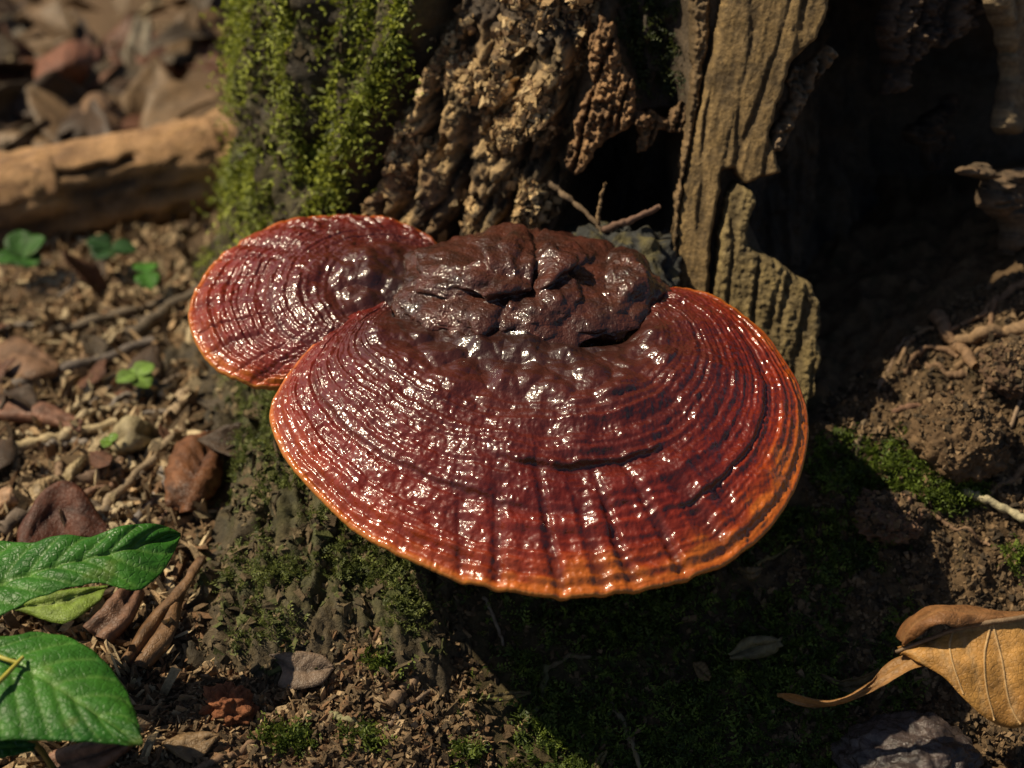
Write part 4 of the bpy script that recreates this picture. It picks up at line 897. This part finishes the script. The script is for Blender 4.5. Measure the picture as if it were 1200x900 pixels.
for i0_, i1_, a0_, a1_ in ((8, 30, .5, 1.7), (26, 46, 1.0, 2.5), (42, 57, .7, 1.9)):
    nn = i1_ - i0_; arcs = np.linspace(a0_, a1_, 18)[None] + .25 * fbm(P3(np.linspace(0, 4, nn)[:, None], 0 * P[:nn, :1], 0 * P[:nn, :1] + i0_), 2)
    rb_ = .0225 * (1.02 + .10 * fbm(P3(np.linspace(0, 6, nn)[:, None] + 0 * arcs, arcs * 2, 0 * arcs + i0_), 3))
    bk = P[i0_:i1_, None] + rb_[..., None] * (np.cos(arcs)[..., None] * U1[i0_:i1_, None] + np.sin(arcs)[..., None] * U2[i0_:i1_, None])
    V, F = solid_sheet(bk, .003); bc = lerp(np.array([.20, .11, .055]), np.array([.52, .30, .14]), np.clip(.5 + 1.4 * fbm(P3(np.linspace(0, 2, nn)[:, None] + 0 * arcs, arcs * 6, 0 * arcs + i0_), 3), 0, 1))
    obj('bark', make_mesh('log_bark', V, F, np.concatenate([bc.reshape(-1, 3)] * 2)), M_WOOD, log)
rebase(log)

# ------------------------------------------------------------------ green sprouts
def sprout(px_, py_, w, h, c, label, n=3, seed=0):
    t_ = thing('sprout', label, 'sprout'); base = hit(np.array(px_ + 4.), np.array(py_ + h)); rr_ = np.random.default_rng(seed)
    top = atz(np.array(float(px_)), np.array(float(py_)), base[2] + .014)
    P = spline(np.array([base - [0, 0, .002], (base + top) / 2 + [0, .001, .002], top]), 10); V, F = tube_mesh(P, np.linspace(.0008, .0005, 10), 6, 1)
    obj('stem', make_mesh('sprout_stem', V, F, np.broadcast_to((.12, .16, .04), V.shape)), M_PETIOLE, t_)
    sc_ = w * .62 / FPX
    for i in range(n):
        a = rr_.uniform(0, 6.28) if n < 3 else i * 6.28 / n + rr_.uniform(-.4, .4) + .5
        s = np.linspace(0, 1, 12)[:, None]; v = np.linspace(-1, 1, 7)[None]; wd = .42 * sc_ * np.sin(np.pi * s ** .85) ** .7 + .0002
        x = s * sc_ * .75; y = v * wd; z = rr_.uniform(-.1, .7) * sc_ * s - .2 * sc_ * s ** 2 + .15 * np.abs(y)
        G = P3(x * math.cos(a) - y * math.sin(a), x * math.sin(a) + y * math.cos(a), z + 0 * y) + P[-1]
        leaf_obj('leaf', G, 0 * y, np.exp(-(v / .15) ** 2) * np.ones_like(s), c, np.asarray(c) * .6, np.asarray(c) * 1.1, M_GREEN, t_, seed=seed + i)
    rebase(t_)
sprout(25, 302, 56, 16, (.06, .17, .03), 'green sprout in the shade in front of the fallen log', 4, 1)
sprout(170, 320, 46, 14, (.10, .28, .04), 'bright green sprout between the log and the small cap', 2, 2)
sprout(130, 292, 54, 12, (.04, .105, .03), 'dull green sprout close under the log', 3, 3)
sprout(160, 440, 40, 16, (.26, .42, .08), 'lime green clover-like sprout in the sunlit litter', 4, 4)
sprout(128, 518, 18, 8, (.20, .34, .05), 'tiny green sprout beside the cream curled leaf', 3, 5)

# ------------------------------------------------------------------ stones and clods
CLODS = []
def rock(name, px_, py_, axes, seed, cA, cB, label, cat, mat, sink=.35, lum=.25, n=(150, 90)):
    c = hit(np.array(float(px_)), np.array(float(py_)))
    V, d, r_ = blob(c + [0, 0, axes[2] * (1 - 2 * sink)], axes, n=n, seed=seed, rough=(lum, 7, .08, 20), rot=seed)
    V = V + unit(V - c) * ((.0008 if mat is M_STONE else .0014) * fbm(V * 300, 3) + (0 if mat is M_STONE else 1) * (.0034 * (.5 - worley(V * 210)[0]) + .002 * (.5 - worley(V * 480)[0])))[..., None]
    col = lerp(np.asarray(cB), np.asarray(cA), np.clip(.5 + 1.2 * fbm(V * 120, 3, off=seed), 0, 1))
    if mat is M_SOIL: CLODS.append(V[:, :45].reshape(-1, 3))
    return obj(name, blob_mesh(name, V, col), mat, label=label, cat=cat)
rock('stone', 1065, 905, (.024, .02, .013), 3, (.085, .062, .055), (.03, .022, .02), 'wet dark grey stone under the big dry leaf', 'stone', M_STONE)
rock('soil_clod', 1122, 525, (.019, .018, .014), 5, (.17, .105, .055), (.09, .055, .03), 'large rounded clod of brown soil on the bank', 'clod', M_SOIL)
rock('soil_clod', 1040, 612, (.013, .011, .008), 6, (.24, .14, .085), (.14, .08, .05), 'crumbly reddish clod below the moss patch', 'clod', M_SOIL)
rock('soil_clod', 1185, 440, (.012, .011, .009), 8, (.17, .10, .06), (.09, .055, .035), 'dark soil clod beneath the straight root', 'clod', M_SOIL)
rock('wood_chunk', 270, 832, (.010, .007, .006), 9, (.26, .10, .045), (.14, .05, .025), 'rusty red crumbly wood chunk near the small flat leaf', 'wood', M_SOIL)
cl = np.concatenate(CLODS[:3]); crumbs('soil_crumbs', cl[np.random.default_rng(5).integers(0, len(cl), 1500)], .0007, (1.2, 1, .7), PAL_S, 'small soil grains stuck on the rounded clods', 36)
